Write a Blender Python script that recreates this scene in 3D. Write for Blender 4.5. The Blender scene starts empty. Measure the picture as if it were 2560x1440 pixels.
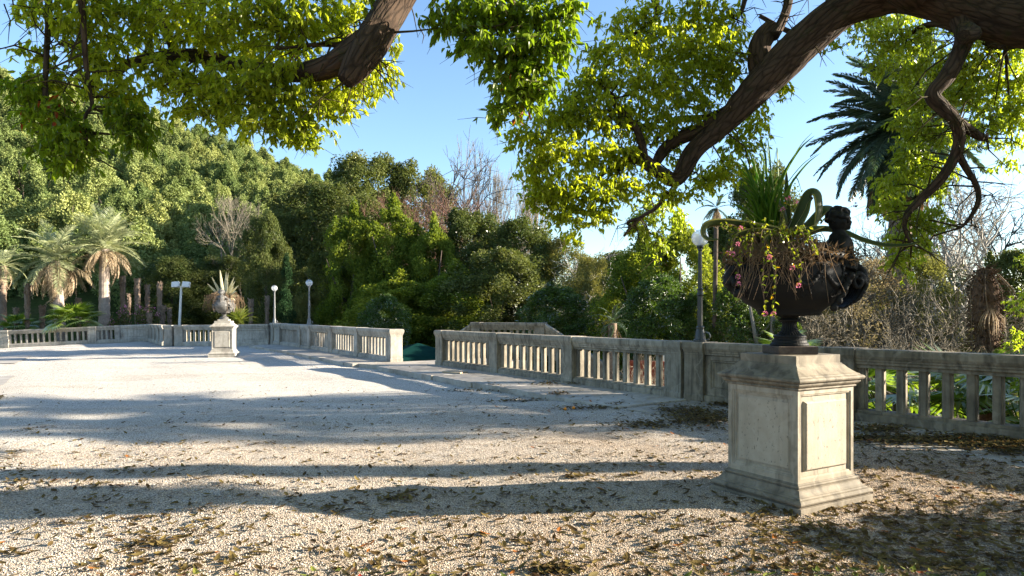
import bpy, bmesh, math, random
import numpy as np
from mathutils import Vector, Matrix, noise as mnoise

C = bpy.context.scene.collection
R = math.radians
random.seed(7)
RNG = np.random.default_rng(11)

# ------------------------------------------------------------------ camera
F = 1706.67          # focal length of the photograph in its own pixels
EYE = 1.52           # eye height above the terrace
HZ = 783.0           # image row of the horizon
scene = bpy.context.scene
cam_d = bpy.data.cameras.new('camera')
cam = bpy.data.objects.new('camera', cam_d)
C.objects.link(cam)
cam_d.sensor_width = 36.0
cam_d.lens = 24.0
cam_d.shift_y = (HZ - 720.0) / 2560.0
cam_d.clip_start = 0.05
cam_d.clip_end = 6000
cam.location = (0, 0, EYE)
cam.rotation_euler = (R(90), 0, 0)
scene.camera = cam

# ------------------------------------------------------------------ sky, sun, exposure
SUN_EL = 16.8
SUN_DIR = Vector((1.0, 0.055, math.tan(R(SUN_EL)))).normalized()
world = bpy.data.worlds.new('World')
scene.world = world
world.use_nodes = True
nt = world.node_tree
nt.nodes.clear()
wo = nt.nodes.new('ShaderNodeOutputWorld')
bg = nt.nodes.new('ShaderNodeBackground')
sky = nt.nodes.new('ShaderNodeTexSky')
sky.sky_type = 'NISHITA'
sky.sun_disc = False
sky.sun_elevation = R(SUN_EL)
sky.sun_rotation = R(90 - math.degrees(math.atan2(0.055, 1.0)))
sky.altitude = 50
sky.air_density = 1.0
sky.dust_density = 0.5
sky.ozone_density = 3.0
bg.inputs['Strength'].default_value = 0.068
nt.links.new(sky.outputs[0], bg.inputs['Color'])
nt.links.new(bg.outputs[0], wo.inputs['Surface'])
sd = bpy.data.lights.new('sun', 'SUN')
sd.energy = 4.5
sd.angle = R(0.53)
sd.color = (1.0, 0.89, 0.73)
sun = bpy.data.objects.new('sun', sd)
C.objects.link(sun)
sun.rotation_euler = SUN_DIR.to_track_quat('Z', 'Y').to_euler()
vs = scene.view_settings
vs.view_transform = 'Standard'
vs.look = 'None'
vs.gamma = 1.0
vs.use_curve_mapping = False
vs.exposure = 2.38
cy = scene.cycles
cy.max_bounces = 7
cy.diffuse_bounces = 3
cy.glossy_bounces = 2
cy.transmission_bounces = 5
cy.transparent_max_bounces = 8
cy.use_denoising = True
cy.sample_clamp_indirect = 6.0
cy.caustics_reflective = False
cy.caustics_refractive = False


def P(px, py, Y):
    return Vector(((px - 1280) / F * Y, Y, EYE - (py - HZ) / F * Y))


def XA(px, Y):
    return (px - 1280) / F * Y


def ZA(py, Y):
    return EYE - (py - HZ) / F * Y


def sstep(a, b, x):
    t = np.clip((np.asarray(x, dtype=float) - a) / (b - a), 0, 1)
    return t * t * (3 - 2 * t)


# ------------------------------------------------------------------ object helpers
def tag(o, label=None, cat=None, group=None, kind=None):
    if label: o['label'] = label
    if cat: o['category'] = cat
    if group: o['group'] = group
    if kind: o['kind'] = kind
    return o


def obj(name, me, parent=None, loc=(0, 0, 0), rot=(0, 0, 0), scale=(1, 1, 1), mat=None):
    o = bpy.data.objects.new(name, me)
    C.objects.link(o)
    o.parent = parent
    o.location = loc
    o.rotation_euler = rot
    o.scale = scale
    if mat is not None and me is not None and len(me.materials) == 0:
        me.materials.append(mat)
    return o


def empty(name, loc=(0, 0, 0), rotz=0.0, label=None, cat=None, group=None):
    o = bpy.data.objects.new(name, None)
    o.empty_display_size = 0.2
    C.objects.link(o)
    o.location = loc
    o.rotation_euler = (0, 0, rotz)
    return tag(o, label, cat, group)


def copy_tree(src, loc, rotz=None, scale=None, label=None, group=None):
    r = src.copy()
    C.objects.link(r)
    r.location = loc
    if rotz is not None: r.rotation_euler = (0, 0, rotz)
    if scale is not None: r.scale = scale
    if label: r['label'] = label
    if group: r['group'] = group
    for ch in list(src.children):
        c = ch.copy()
        C.objects.link(c)
        c.parent = r
        for g in list(ch.children):
            d = g.copy()
            C.objects.link(d)
            d.parent = c
    return r


def np_mesh(name, V, Q, mat=None, tone=None, vec=None, smooth=False):
    me = bpy.data.meshes.new(name)
    V = np.ascontiguousarray(V, dtype=np.float32)
    Q = np.ascontiguousarray(Q, dtype=np.int32)
    m, k = Q.shape
    me.vertices.add(len(V))
    me.vertices.foreach_set('co', V.ravel())
    me.loops.add(m * k)
    me.loops.foreach_set('vertex_index', Q.ravel())
    me.polygons.add(m)
    me.polygons.foreach_set('loop_start', np.arange(0, m * k, k, dtype=np.int32))
    me.polygons.foreach_set('use_smooth', np.full(m, smooth, dtype=bool))
    me.update(calc_edges=True)
    if tone is not None:
        a = me.attributes.new('tone', 'FLOAT', 'FACE')
        a.data.foreach_set('value', np.ascontiguousarray(tone, dtype=np.float32))
    if vec is not None:
        a = me.attributes.new('tv', 'FLOAT_VECTOR', 'POINT')
        a.data.foreach_set('vector', np.ascontiguousarray(vec, dtype=np.float32).ravel())
    if mat is not None:
        me.materials.append(mat)
    return me


class MB:
    """collects quads/polygons for ONE mesh"""

    def __init__(self):
        self.v = []
        self.f = []
        self.t = []
        self.tone = 0.5

    def poly(self, pts):
        n = len(self.v)
        self.v += [tuple(p) for p in pts]
        self.f.append(tuple(range(n, n + len(pts))))
        self.t.append(self.tone)

    def box(self, c, s, rot=None):
        n = len(self.v)
        for dz in (-.5, .5):
            for dx, dy in ((-.5, -.5), (.5, -.5), (.5, .5), (-.5, .5)):
                p = Vector((dx * s[0], dy * s[1], dz * s[2]))
                if rot is not None: p = rot @ p
                self.v.append((p.x + c[0], p.y + c[1], p.z + c[2]))
        for q in ((3, 2, 1, 0), (4, 5, 6, 7), (0, 1, 5, 4), (1, 2, 6, 5), (2, 3, 7, 6), (3, 0, 4, 7)):
            self.f.append(tuple(n + i for i in q))
            self.t.append(self.tone)
        return self

    def rings(self, rings, cap0=True, cap1=True, closed=True):
        n0 = len(self.v)
        k = len(rings[0])
        for r in rings:
            self.v += [tuple(p) for p in r]
        for i in range(len(rings) - 1):
            for j in range(k if closed else k - 1):
                j2 = (j + 1) % k
                a = n0 + i * k
                self.f.append((a + j, a + j2, a + k + j2, a + k + j))
                self.t.append(self.tone)
        if cap0:
            self.f.append(tuple(n0 + j for j in reversed(range(k))))
            self.t.append(self.tone)
        if cap1:
            a = n0 + (len(rings) - 1) * k
            self.f.append(tuple(a + j for j in range(k)))
            self.t.append(self.tone)
        return self

    def loft(self, prof, xc=0, yc=0, ax=1.0, ay=1.0):
        """square loft: prof = [(half, z)] ; ax, ay stretch the halves"""
        self.rings([[(xc - h * ax, yc - h * ay, z), (xc + h * ax, yc - h * ay, z), (xc + h * ax, yc + h * ay, z), (xc - h * ax, yc + h * ay, z)] for h, z in prof])
        return self

    def lathe(self, prof, n=24, c=(0, 0, 0), sx=1.0, sy=1.0, flute=0, depth=0.0, caps=True):
        rr = []
        for r, z in prof:
            ring = []
            for i in range(n):
                a = 2 * math.pi * i / n
                q = r * (1 - depth * (0.5 + 0.5 * math.cos(a * flute))) if flute else r
                ring.append((c[0] + q * sx * math.cos(a), c[1] + q * sy * math.sin(a), c[2] + z))
            rr.append(ring)
        return self.rings(rr, caps, caps)

    def extrude_x(self, prof, x0, x1):
        """prof: closed polygon of (y, z), counter-clockwise seen from +x"""
        return self.rings([[(x0, y, z) for y, z in prof], [(x1, y, z) for y, z in prof]])

    def tube(self, pts, rad, n=5, cap=True):
        pts = [Vector(p) for p in pts]
        rr = []
        up = Vector((0.31, 0.17, 0.93)).normalized()
        for i, p in enumerate(pts):
            d = (pts[min(i + 1, len(pts) - 1)] - pts[max(i - 1, 0)])
            d = d.normalized() if d.length > 1e-9 else Vector((0, 0, 1))
            a = d.cross(up)
            if a.length < 1e-3: a = d.cross(Vector((1, 0, 0)))
            a.normalize()
            b = d.cross(a)
            r = rad[i] if hasattr(rad, '__len__') else rad
            rr.append([p + (a * math.cos(2 * math.pi * k / n) + b * math.sin(2 * math.pi * k / n)) * r for k in range(n)])
        return self.rings(rr, cap, cap)

    def ball(self, c, r, nu=10, nv=7, s=(1, 1, 1), rot=None):
        rr = []
        for j in range(1, nv):
            th = math.pi * j / nv
            ring = []
            for i in range(nu):
                a = 2 * math.pi * i / nu
                p = Vector((r * s[0] * math.sin(th) * math.cos(a), r * s[1] * math.sin(th) * math.sin(a), -r * s[2] * math.cos(th)))
                if rot is not None: p = rot @ p
                ring.append((p.x + c[0], p.y + c[1], p.z + c[2]))
            rr.append(ring)
        return self.rings(rr)

    def build(self, name, mat=None, parent=None, loc=(0, 0, 0), rot=(0, 0, 0), smooth=False, tone=False):
        me = self.mesh(name, mat, smooth, tone)
        return obj(name, me, parent, loc, rot)

    def mesh(self, name, mat=None, smooth=False, tone=False):
        me = bpy.data.meshes.new(name)
        me.from_pydata(self.v, [], self.f)
        if smooth:
            me.polygons.foreach_set('use_smooth', [True] * len(me.polygons))
        if tone:
            a = me.attributes.new('tone', 'FLOAT', 'FACE')
            a.data.foreach_set('value', self.t)
        if mat is not None: me.materials.append(mat)
        me.update()
        return me


def bevel(o, w=0.006, seg=2, angle=30):
    m = o.modifiers.new('bevel', 'BEVEL')
    m.width = w
    m.segments = seg
    m.limit_method = 'ANGLE'
    m.angle_limit = R(angle)
    return o


def unit(a):
    return a / (np.linalg.norm(a, axis=-1, keepdims=True) + 1e-9)


def leaves_np(pos, tip, nor, ln, wd, fold=0.25, six=False):
    """leaf blades: pos (N,3) base, tip dir, normal dir, length, width. returns V,Q,(faces per leaf)"""
    N = len(pos)
    tip = unit(tip)
    side = unit(np.cross(tip, nor))
    nn = np.cross(side, tip)
    ln = np.broadcast_to(np.asarray(ln, dtype=float), (N,))[:, None]
    wd = np.broadcast_to(np.asarray(wd, dtype=float), (N,))[:, None]
    if not six:
        b = pos
        t = pos + tip * ln
        m = pos + tip * ln * 0.42 + nn * wd * fold
        V = np.stack([b, m + side * wd * .5, t, m - side * wd * .5], 1).reshape(-1, 3)
        Q = np.arange(N * 4).reshape(N, 4)
        return V, Q, 1
    b = pos
    t = pos + tip * ln - nn * ln * .12
    up = nn * wd * fold
    l1 = pos + tip * ln * .28 + side * wd * .46 + up
    l2 = pos + tip * ln * .66 + side * wd * .36 + up * .6
    r1 = pos + tip * ln * .28 - side * wd * .46 + up
    r2 = pos + tip * ln * .66 - side * wd * .36 + up * .6
    V = np.stack([b, r1, r2, t, l2, l1], 1).reshape(-1, 3)
    i = np.arange(N)[:, None] * 6
    Q = np.stack([i + np.array([[0, 1, 2, 3]]), i + np.array([[0, 3, 4, 5]])], 1).reshape(-1, 4)
    return V, Q, 2


def rnd_dir(n, rng=RNG):
    return unit(rng.normal(size=(n, 3)))


def smooth_path(pts, rad, per=6):
    pts = [Vector(p) for p in pts]
    out, ro = [], []
    n = len(pts)
    for i in range(n - 1):
        p0, p1, p2, p3 = pts[max(i - 1, 0)], pts[i], pts[i + 1], pts[min(i + 2, n - 1)]
        for k in range(per):
            t = k / per
            out.append(0.5 * ((2 * p1) + (p2 - p0) * t + (2 * p0 - 5 * p1 + 4 * p2 - p3) * t * t + (3 * p1 - p0 - 3 * p2 + p3) * t ** 3))
            ro.append(rad[i] * (1 - t) + rad[i + 1] * t)
    out.append(pts[-1])
    ro.append(rad[-1])
    return out, ro


# ------------------------------------------------------------------ materials
def node_mat(name):
    m = bpy.data.materials.new(name)
    m.use_nodes = True
    t = m.node_tree
    t.nodes.clear()
    o = t.nodes.new('ShaderNodeOutputMaterial')
    return m, t, o


class N:
    """tiny node graph helper"""

    def __init__(self, tree):
        self.t = tree

    def new(self, kind, **kw):
        n = self.t.nodes.new(kind)
        for k, v in kw.items():
            if k in n.inputs: n.inputs[k].default_value = v
            else: setattr(n, k, v)
        return n

    def link(self, a, b):
        self.t.links.new(a, b)

    def mix(self, fac, a, b, mode='MIX'):
        n = self.t.nodes.new('ShaderNodeMix')
        n.data_type = 'RGBA'
        n.blend_type = mode
        for s, v in ((n.inputs[0], fac), (n.inputs[6], a), (n.inputs[7], b)):
            if isinstance(v, (int, float)): s.default_value = v
            elif isinstance(v, tuple): s.default_value = (*v, 1) if len(v) == 3 else v
            else: self.link(v, s)
        return n.outputs[2]

    def ramp(self, fac, stops):
        n = self.t.nodes.new('ShaderNodeValToRGB')
        e = n.color_ramp.elements
        while len(e) < len(stops): e.new(0.5)
        for x, (p, c) in zip(e, stops):
            x.position = p
            x.color = (*c, 1) if isinstance(c, tuple) else (c, c, c, 1)
        self.link(fac, n.inputs[0])
        return n.outputs[0]

    def noise(self, vec, scale, detail=4, rough=0.55, dist=0.0):
        n = self.t.nodes.new('ShaderNodeTexNoise')
        n.inputs['Scale'].default_value = scale
        n.inputs['Detail'].default_value = detail
        n.inputs['Roughness'].default_value = rough
        n.inputs['Distortion'].default_value = dist
        if vec is not None: self.link(vec, n.inputs['Vector'])
        return n

    def voro(self, vec, scale, feature='F1'):
        n = self.t.nodes.new('ShaderNodeTexVoronoi')
        n.feature = feature
        n.inputs['Scale'].default_value = scale
        if vec is not None: self.link(vec, n.inputs['Vector'])
        return n

    def scale(self, vec, s):
        n = self.t.nodes.new('ShaderNodeMapping')
        n.inputs['Scale'].default_value = s
        self.link(vec, n.inputs['Vector'])
        return n.outputs[0]

    def math(self, op, a, b=0.0):
        n = self.t.nodes.new('ShaderNodeMath')
        n.operation = op
        for s, v in ((n.inputs[0], a), (n.inputs[1], b)):
            if isinstance(v, (int, float)): s.default_value = v
            else: self.link(v, s)
        return n.outputs[0]

    def bump(self, h, strength, dist, prev=None):
        n = self.t.nodes.new('ShaderNodeBump')
        n.inputs['Strength'].default_value = strength
        n.inputs['Distance'].default_value = dist
        self.link(h, n.inputs['Height'])
        if prev is not None: self.link(prev, n.inputs['Normal'])
        return n.outputs[0]


def leaf_mat(name, lo, hi, tcol=None, trans=0.4, gloss=0.0, vary=0.25, rough=0.4, odd=None, odd_at=0.96):
    """tone attribute runs lo -> hi; each copy of a tree varies a little"""
    m, t, o = node_mat(name)
    g = N(t)
    a = g.new('ShaderNodeAttribute', attribute_name='tone')
    col = g.mix(a.outputs['Fac'], lo, hi)
    if odd is not None:
        k = g.math('GREATER_THAN', a.outputs['Fac'], odd_at)
        col = g.mix(k, col, odd)
    oi = g.new('ShaderNodeObjectInfo')
    hs = g.new('ShaderNodeHueSaturation')
    g.link(col, hs.inputs['Color'])
    v = g.math('MULTIPLY_ADD', oi.outputs['Random'], vary * 2)
    v.node.inputs[2].default_value = 1.0 - vary
    g.link(v, hs.inputs['Value'])
    hshift = g.math('MULTIPLY_ADD', oi.outputs['Random'], vary * -0.16)
    hshift.node.inputs[2].default_value = 0.5 + vary * 0.08
    g.link(hshift, hs.inputs['Hue'])
    col = hs.outputs[0]
    d = g.new('ShaderNodeBsdfDiffuse')
    g.link(col, d.inputs['Color'])
    tr = g.new('ShaderNodeBsdfTranslucent')
    tc = g.mix(1.0, col, tcol or (1.5, 1.5, 0.7), 'MULTIPLY')
    g.link(tc, tr.inputs['Color'])
    mx = g.new('ShaderNodeMixShader')
    mx.inputs[0].default_value = trans
    g.link(d.outputs[0], mx.inputs[1])
    g.link(tr.outputs[0], mx.inputs[2])
    sh = mx.outputs[0]
    if gloss > 0:
        gl = g.new('ShaderNodeBsdfGlossy')
        gl.inputs['Roughness'].default_value = rough
        gl.inputs['Color'].default_value = (1, 1, 1, 1)
        fr = g.new('ShaderNodeLayerWeight')
        fr.inputs['Blend'].default_value = 0.25
        fa = g.math('MULTIPLY', fr.outputs['Fresnel'], gloss)
        m2 = g.new('ShaderNodeMixShader')
        g.link(fa, m2.inputs[0])
        g.link(sh, m2.inputs[1])
        g.link(gl.outputs[0], m2.inputs[2])
        sh = m2.outputs[0]
    g.link(sh, o.inputs['Surface'])
    return m


def plain(name, col, rough=0.6, metal=0.0, nscale=0, ncol=None, bump=0.0, spec=0.4):
    m, t, o = node_mat(name)
    g = N(t)
    b = g.new('ShaderNodeBsdfPrincipled')
    b.inputs['Roughness'].default_value = rough
    b.inputs['Metallic'].default_value = metal
    b.inputs['Specular IOR Level'].default_value = spec
    if nscale:
        tc = g.new('ShaderNodeTexCoord')
        nz = g.noise(tc.outputs['Object'], nscale, 6, 0.6)
        c = g.ramp(nz.outputs['Fac'], [(0.3, col), (0.7, ncol or col)])
        g.link(c, b.inputs['Base Color'])
        if bump:
            g.link(g.bump(nz.outputs['Fac'], 0.6, bump), b.inputs['Normal'])
    else:
        b.inputs['Base Color'].default_value = (*col, 1)
    g.link(b.outputs[0], o.inputs['Surface'])
    return m


def stone_mat(name, base, stain, light, pits=0.0, streak=1.0):
    m, t, o = node_mat(name)
    g = N(t)
    ge = g.new('ShaderNodeNewGeometry')
    tc = g.new('ShaderNodeTexCoord')
    pos = ge.outputs['Position']
    n1 = g.noise(pos, 1.7, 6, 0.6)
    n2 = g.noise(pos, 9.0, 6, 0.65)
    n3 = g.noise(g.scale(pos, (11, 11, 1.1)), 1.0, 5, 0.6)
    n4 = g.noise(pos, 90.0, 3, 0.6)
    c = g.ramp(n1.outputs['Fac'], [(0.32, stain), (0.5, base), (0.72, light)])
    c = g.mix(g.ramp(n2.outputs['Fac'], [(0.42, 0.0), (0.72, 0.55)]), c, stain)
    st = g.ramp(n3.outputs['Fac'], [(0.48, 0.0), (0.68, 0.8 * streak)])
    c = g.mix(st, c, tuple(x * 0.55 for x in stain))
    # diagonal pale veins of the marble
    w = g.new('ShaderNodeTexWave', wave_type='BANDS')
    w.inputs['Scale'].default_value = 2.3
    w.inputs['Distortion'].default_value = 7.0
    w.inputs['Detail'].default_value = 4
    w.inputs['Detail Scale'].default_value = 1.6
    g.link(g.scale(pos, (0.7, 0.7, 1.0)), w.inputs['Vector'])
    c = g.mix(g.ramp(w.outputs['Fac'], [(0.93, 0.0), (1.0, 0.35)]), c, light)
    b = g.new('ShaderNodeBsdfPrincipled')
    oi = g.new('ShaderNodeObjectInfo')
    ov = g.math('MULTIPLY_ADD', oi.outputs['Random'], 0.28)
    ov.node.inputs[2].default_value = 0.84
    hv = g.new('ShaderNodeHueSaturation')
    g.link(ov, hv.inputs['Value'])
    g.link(c, hv.inputs['Color'])
    c = hv.outputs[0]
    b.inputs['Roughness'].default_value = 0.75
    b.inputs['Specular IOR Level'].default_value = 0.25
    h = g.mix(0.35, n2.outputs['Fac'], n4.outputs['Fac'])
    nb = g.bump(h, 0.5, 0.006)
    if pits:
        pv = g.noise(g.scale(pos, (1, 1, 0.55)), 38.0, 4, 0.7)
        pm = g.ramp(pv.outputs['Fac'], [(0.60, 0.0), (0.68, pits)])
        c = g.mix(pm, c, tuple(x * 0.35 for x in stain))
        nb = g.bump(pv.outputs['Fac'], 0.5, -0.004, nb)
    g.link(c, b.inputs['Base Color'])
    g.link(nb, b.inputs['Normal'])
    g.link(b.outputs[0], o.inputs['Surface'])
    return m


def bark_mat(name, dark, light, moss=None, sc=1.0):
    """bark with grooves along the limb (uses the tv coordinates of limb meshes)"""
    m, t, o = node_mat(name)
    g = N(t)
    a = g.new('ShaderNodeAttribute', attribute_name='tv')
    v = a.outputs['Vector']
    n1 = g.noise(v, 26 * sc, 5, 0.6, 0.6)
    n2 = g.noise(v, 5 * sc, 4, 0.6)
    wv = g.mix(0.06, v, g.noise(v, 9 * sc, 3, 0.6).outputs['Color'], 'ADD')
    vo = g.voro(wv, 24 * sc, 'DISTANCE_TO_EDGE')
    crack = g.ramp(vo.outputs['Distance'], [(0.0, 0.0), (0.18, 1.0)])
    h = g.mix(0.32, n1.outputs['Fac'], crack)
    c = g.ramp(h, [(0.25, dark), (0.75, light)])
    c = g.mix(g.ramp(n2.outputs['Fac'], [(0.5, 0.0), (0.7, 0.5)]), c, dark)
    if moss:
        ge = g.new('ShaderNodeNewGeometry')
        nm = g.noise(ge.outputs['Position'], 6, 5, 0.7)
        c = g.mix(g.ramp(nm.outputs['Fac'], [(0.55, 0.0), (0.68, 0.8)]), c, moss)
    b = g.new('ShaderNodeBsdfPrincipled')
    b.inputs['Roughness'].default_value = 0.9
    b.inputs['Specular IOR Level'].default_value = 0.15
    g.link(c, b.inputs['Base Color'])
    g.link(g.bump(h, 1.0, 0.02), b.inputs['Normal'])
    g.link(b.outputs[0], o.inputs['Surface'])
    return m


M = {}
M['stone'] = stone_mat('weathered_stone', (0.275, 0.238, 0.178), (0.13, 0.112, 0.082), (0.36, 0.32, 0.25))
M['stone_brown'] = stone_mat('brown_weathered_stone', (0.235, 0.19, 0.13), (0.10, 0.083, 0.056), (0.31, 0.265, 0.195))  # browner stone of the right run, darkened by weathering
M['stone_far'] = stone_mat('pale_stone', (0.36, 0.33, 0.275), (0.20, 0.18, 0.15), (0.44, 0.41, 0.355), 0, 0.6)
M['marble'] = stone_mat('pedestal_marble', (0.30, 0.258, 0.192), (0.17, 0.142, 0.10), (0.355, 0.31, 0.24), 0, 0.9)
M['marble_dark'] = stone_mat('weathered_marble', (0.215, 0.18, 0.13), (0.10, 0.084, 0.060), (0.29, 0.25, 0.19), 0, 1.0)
M['marble_panel'] = stone_mat('pitted_marble', (0.32, 0.275, 0.205), (0.25, 0.21, 0.15), (0.365, 0.32, 0.245), 0.85, 0.4)
M['bronze'] = plain('black_bronze', (0.012, 0.012, 0.012), 0.6, 0.0, 14, (0.015, 0.014, 0.012), 0.006, 0.14)
M['bronze_pale'] = plain('grey_iron', (0.055, 0.055, 0.052), 0.6, 0.0, 14, (0.15, 0.145, 0.135), 0.004, 0.35)
M['rust'] = plain('rusty_iron', (0.045, 0.028, 0.020), 0.7, 0.0, 20, (0.10, 0.075, 0.055), 0.003, 0.3)
M['lamp_iron'] = plain('dark_green_iron', (0.018, 0.020, 0.019), 0.4, 0.0, 10, (0.035, 0.037, 0.035), 0.001, 0.5)
M['lamp_grey'] = plain('grey_painted_iron', (0.11, 0.115, 0.115), 0.5, 0.0, 10, (0.17, 0.175, 0.175), 0.001, 0.5)
M['white_paint'] = plain('white_paint', (0.72, 0.71, 0.68), 0.45, 0.0, 6, (0.62, 0.61, 0.58), 0.0)
M['tarp'] = plain('green_canvas', (0.002, 0.022, 0.018), 0.9, 0.0, 3, (0.003, 0.030, 0.025), 0.01, 0.05)
M['terracotta'] = plain('terracotta_render', (0.34, 0.085, 0.045), 0.85, 0, 3, (0.27, 0.07, 0.04), 0.004, 0.2)
M['tile'] = plain('tan_tile', (0.42, 0.33, 0.22), 0.8, 0, 8, (0.36, 0.28, 0.19), 0.002, 0.2)
M['orange'] = plain('orange_peel', (0.75, 0.25, 0.015), 0.5)
M['soil'] = plain('leaf_mould', (0.035, 0.026, 0.018), 0.95, 0, 5, (0.075, 0.055, 0.035), 0.03, 0.1)
M['bare'] = plain('bare_twig_bark', (0.17, 0.145, 0.105), 0.9, 0, 3, (0.25, 0.22, 0.17), 0, 0.1)
M['bare_dark'] = plain('dark_twig_bark', (0.06, 0.050, 0.042), 0.9, 0, 3, (0.11, 0.09, 0.075), 0, 0.1)
M['bare_red'] = plain('red_brown_twigs', (0.16, 0.085, 0.065), 0.9, 0, 3, (0.21, 0.12, 0.09), 0, 0.1)
M['bare_pale'] = plain('pale_plane_bark', (0.27, 0.25, 0.215), 0.9, 0, 3, (0.36, 0.34, 0.30), 0, 0.1)
M['trunk'] = plain('tree_bark', (0.055, 0.042, 0.032), 0.95, 0, 8, (0.12, 0.095, 0.075), 0.02, 0.1)
M['palm_trunk'] = plain('palm_trunk_bark', (0.24, 0.19, 0.15), 0.9, 0, 9, (0.36, 0.30, 0.25), 0.02, 0.1)
M['palm_stump'] = plain('fibrous_palm_bark', (0.14, 0.10, 0.072), 0.95, 0, 16, (0.27, 0.205, 0.155), 0.03, 0.1)
M['frond_bark'] = plain('dead_palm_fibre', (0.075, 0.045, 0.028), 0.95, 0, 16, (0.15, 0.095, 0.06), 0.03, 0.1)
M['bark'] = bark_mat('camphor_bark', (0.018, 0.012, 0.008), (0.074, 0.048, 0.032), (0.026, 0.031, 0.011))
M['twig'] = plain('camphor_twig', (0.030, 0.021, 0.012), 0.9, 0, 6, (0.06, 0.05, 0.02), 0, 0.1)
M['dry_twig'] = plain('dry_stem', (0.13, 0.085, 0.05), 0.9, 0, 20, (0.20, 0.14, 0.09), 0, 0.1)
M['pink'] = leaf_mat('pink_petals', (0.50, 0.14, 0.27), (0.66, 0.32, 0.43), (1.2, 0.9, 0.9), 0.35)
# foliage
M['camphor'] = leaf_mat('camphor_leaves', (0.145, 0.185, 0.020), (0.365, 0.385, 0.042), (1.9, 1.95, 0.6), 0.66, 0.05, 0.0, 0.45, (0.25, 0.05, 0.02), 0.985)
M['camphor_dark'] = leaf_mat('darker_camphor_leaves', (0.075, 0.12, 0.010), (0.20, 0.25, 0.020), (1.8, 2.0, 0.6), 0.52, 0.06, 0.0, 0.45, (0.26, 0.05, 0.02), 0.94)  # darker leaf colour with more red leaves
M['camphor_sunlit'] = leaf_mat('sunlit_camphor_leaves', (0.24, 0.30, 0.028), (0.40, 0.44, 0.05), (1.6, 1.7, 0.7), 0.5, 0.2, 0.0, 0.45)  # sunlight on the bright sprays put into lighter leaf colours
M['hill_leaf'] = leaf_mat('pale_evergreen_leaves', (0.095, 0.138, 0.042), (0.325, 0.365, 0.135), (1.3, 1.3, 0.6), 0.2, 0, 0.26)
M['laurel'] = leaf_mat('laurel_leaves', (0.060, 0.10, 0.016), (0.25, 0.285, 0.050), (1.8, 1.75, 0.6), 0.46, 0.06, 0.14)
M['oak'] = leaf_mat('dark_oak_leaves', (0.046, 0.070, 0.020), (0.165, 0.178, 0.058), (1.5, 1.5, 0.6), 0.28, 0.1, 0.15)
M['glossy'] = leaf_mat('glossy_shrub_leaves', (0.035, 0.070, 0.012), (0.11, 0.16, 0.030), (1.7, 1.8, 0.6), 0.3, 0.35, 0.15, 0.45)
M['dry_leaf'] = leaf_mat('dry_shrub_leaves', (0.15, 0.125, 0.085), (0.28, 0.245, 0.175), (1.3, 1.2, 0.8), 0.4, 0, 0.12)
M['olive_leaf'] = leaf_mat('olive_brown_leaves', (0.13, 0.13, 0.045), (0.25, 0.24, 0.09), (1.4, 1.4, 0.7), 0.35, 0, 0.12)
M['cypress'] = leaf_mat('cypress_needles', (0.018, 0.045, 0.020), (0.05, 0.085, 0.035), (1.2, 1.3, 0.7), 0.15, 0, 0.1)
M['frond'] = leaf_mat('grey_green_fronds', (0.21, 0.245, 0.125), (0.42, 0.44, 0.25), (1.4, 1.4, 0.8), 0.3, 0.2, 0.1)
M['frond_dark'] = leaf_mat('dark_green_fronds', (0.038, 0.066, 0.042), (0.11, 0.145, 0.095), (1.3, 1.6, 0.6), 0.3, 0.25, 0.12)
M['frond_dry'] = leaf_mat('dry_fronds', (0.28, 0.21, 0.13), (0.48, 0.39, 0.27), (1.2, 1.1, 0.8), 0.3, 0, 0.1)
M['frond_brown'] = leaf_mat('brown_skirt', (0.10, 0.065, 0.038), (0.24, 0.165, 0.10), (1.2, 1.1, 0.8), 0.25, 0, 0.1)
M['fan'] = leaf_mat('fan_palm_leaves', (0.075, 0.14, 0.018), (0.20, 0.26, 0.045), (1.6, 1.7, 0.6), 0.4, 0.2, 0.1)
M['cycad'] = leaf_mat('cycad_leaves', (0.11, 0.15, 0.02), (0.24, 0.27, 0.045), (1.5, 1.5, 0.6), 0.35, 0.2, 0.1)
M['grass'] = leaf_mat('tall_grass', (0.045, 0.12, 0.012), (0.13, 0.22, 0.022), (1.7, 1.9, 0.6), 0.45, 0.15, 0.0)
M['lantana'] = leaf_mat('lantana_leaves', (0.08, 0.13, 0.018), (0.25, 0.27, 0.03), (1.7, 1.6, 0.6), 0.45, 0.1, 0.0, 0.4, (0.42, 0.26, 0.01), 0.93)
M['agave'] = leaf_mat('agave_blade', (0.032, 0.058, 0.024), (0.24, 0.215, 0.055), (1.3, 1.3, 0.6), 0.18, 0.35, 0.0)
M['agave_pale'] = leaf_mat('pale_agave_blade', (0.33, 0.34, 0.20), (0.58, 0.54, 0.36), (1.1, 1.1, 0.8), 0.15, 0.2, 0.0)
M['litter'] = leaf_mat('fallen_leaf', (0.060, 0.036, 0.016), (0.165, 0.125, 0.045), (1.2, 1.1, 0.7), 0.25, 0.1, 0.0, 0.4, (0.33, 0.12, 0.03), 0.985)

# ------------------------------------------------------------------ ground levels
def slope_z(X):
    X = np.asarray(X, dtype=float)
    return -0.014 * np.maximum(0, -X - 9) - 0.031 * np.maximum(0, -X - 24)


def gravel_z(X, Y):
    X = np.asarray(X, dtype=float)
    Y = np.asarray(Y, dtype=float)
    z = slope_z(X) - 0.012 - 0.10 * sstep(9, 15, Y)
    z = z + 0.012 * np.sin(1.7 * X + 0.8 * Y + 1) + 0.010 * np.sin(0.9 * X - 2.1 * Y) + 0.006 * np.sin(4.1 * X + 3.0 * Y)
    return z


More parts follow.
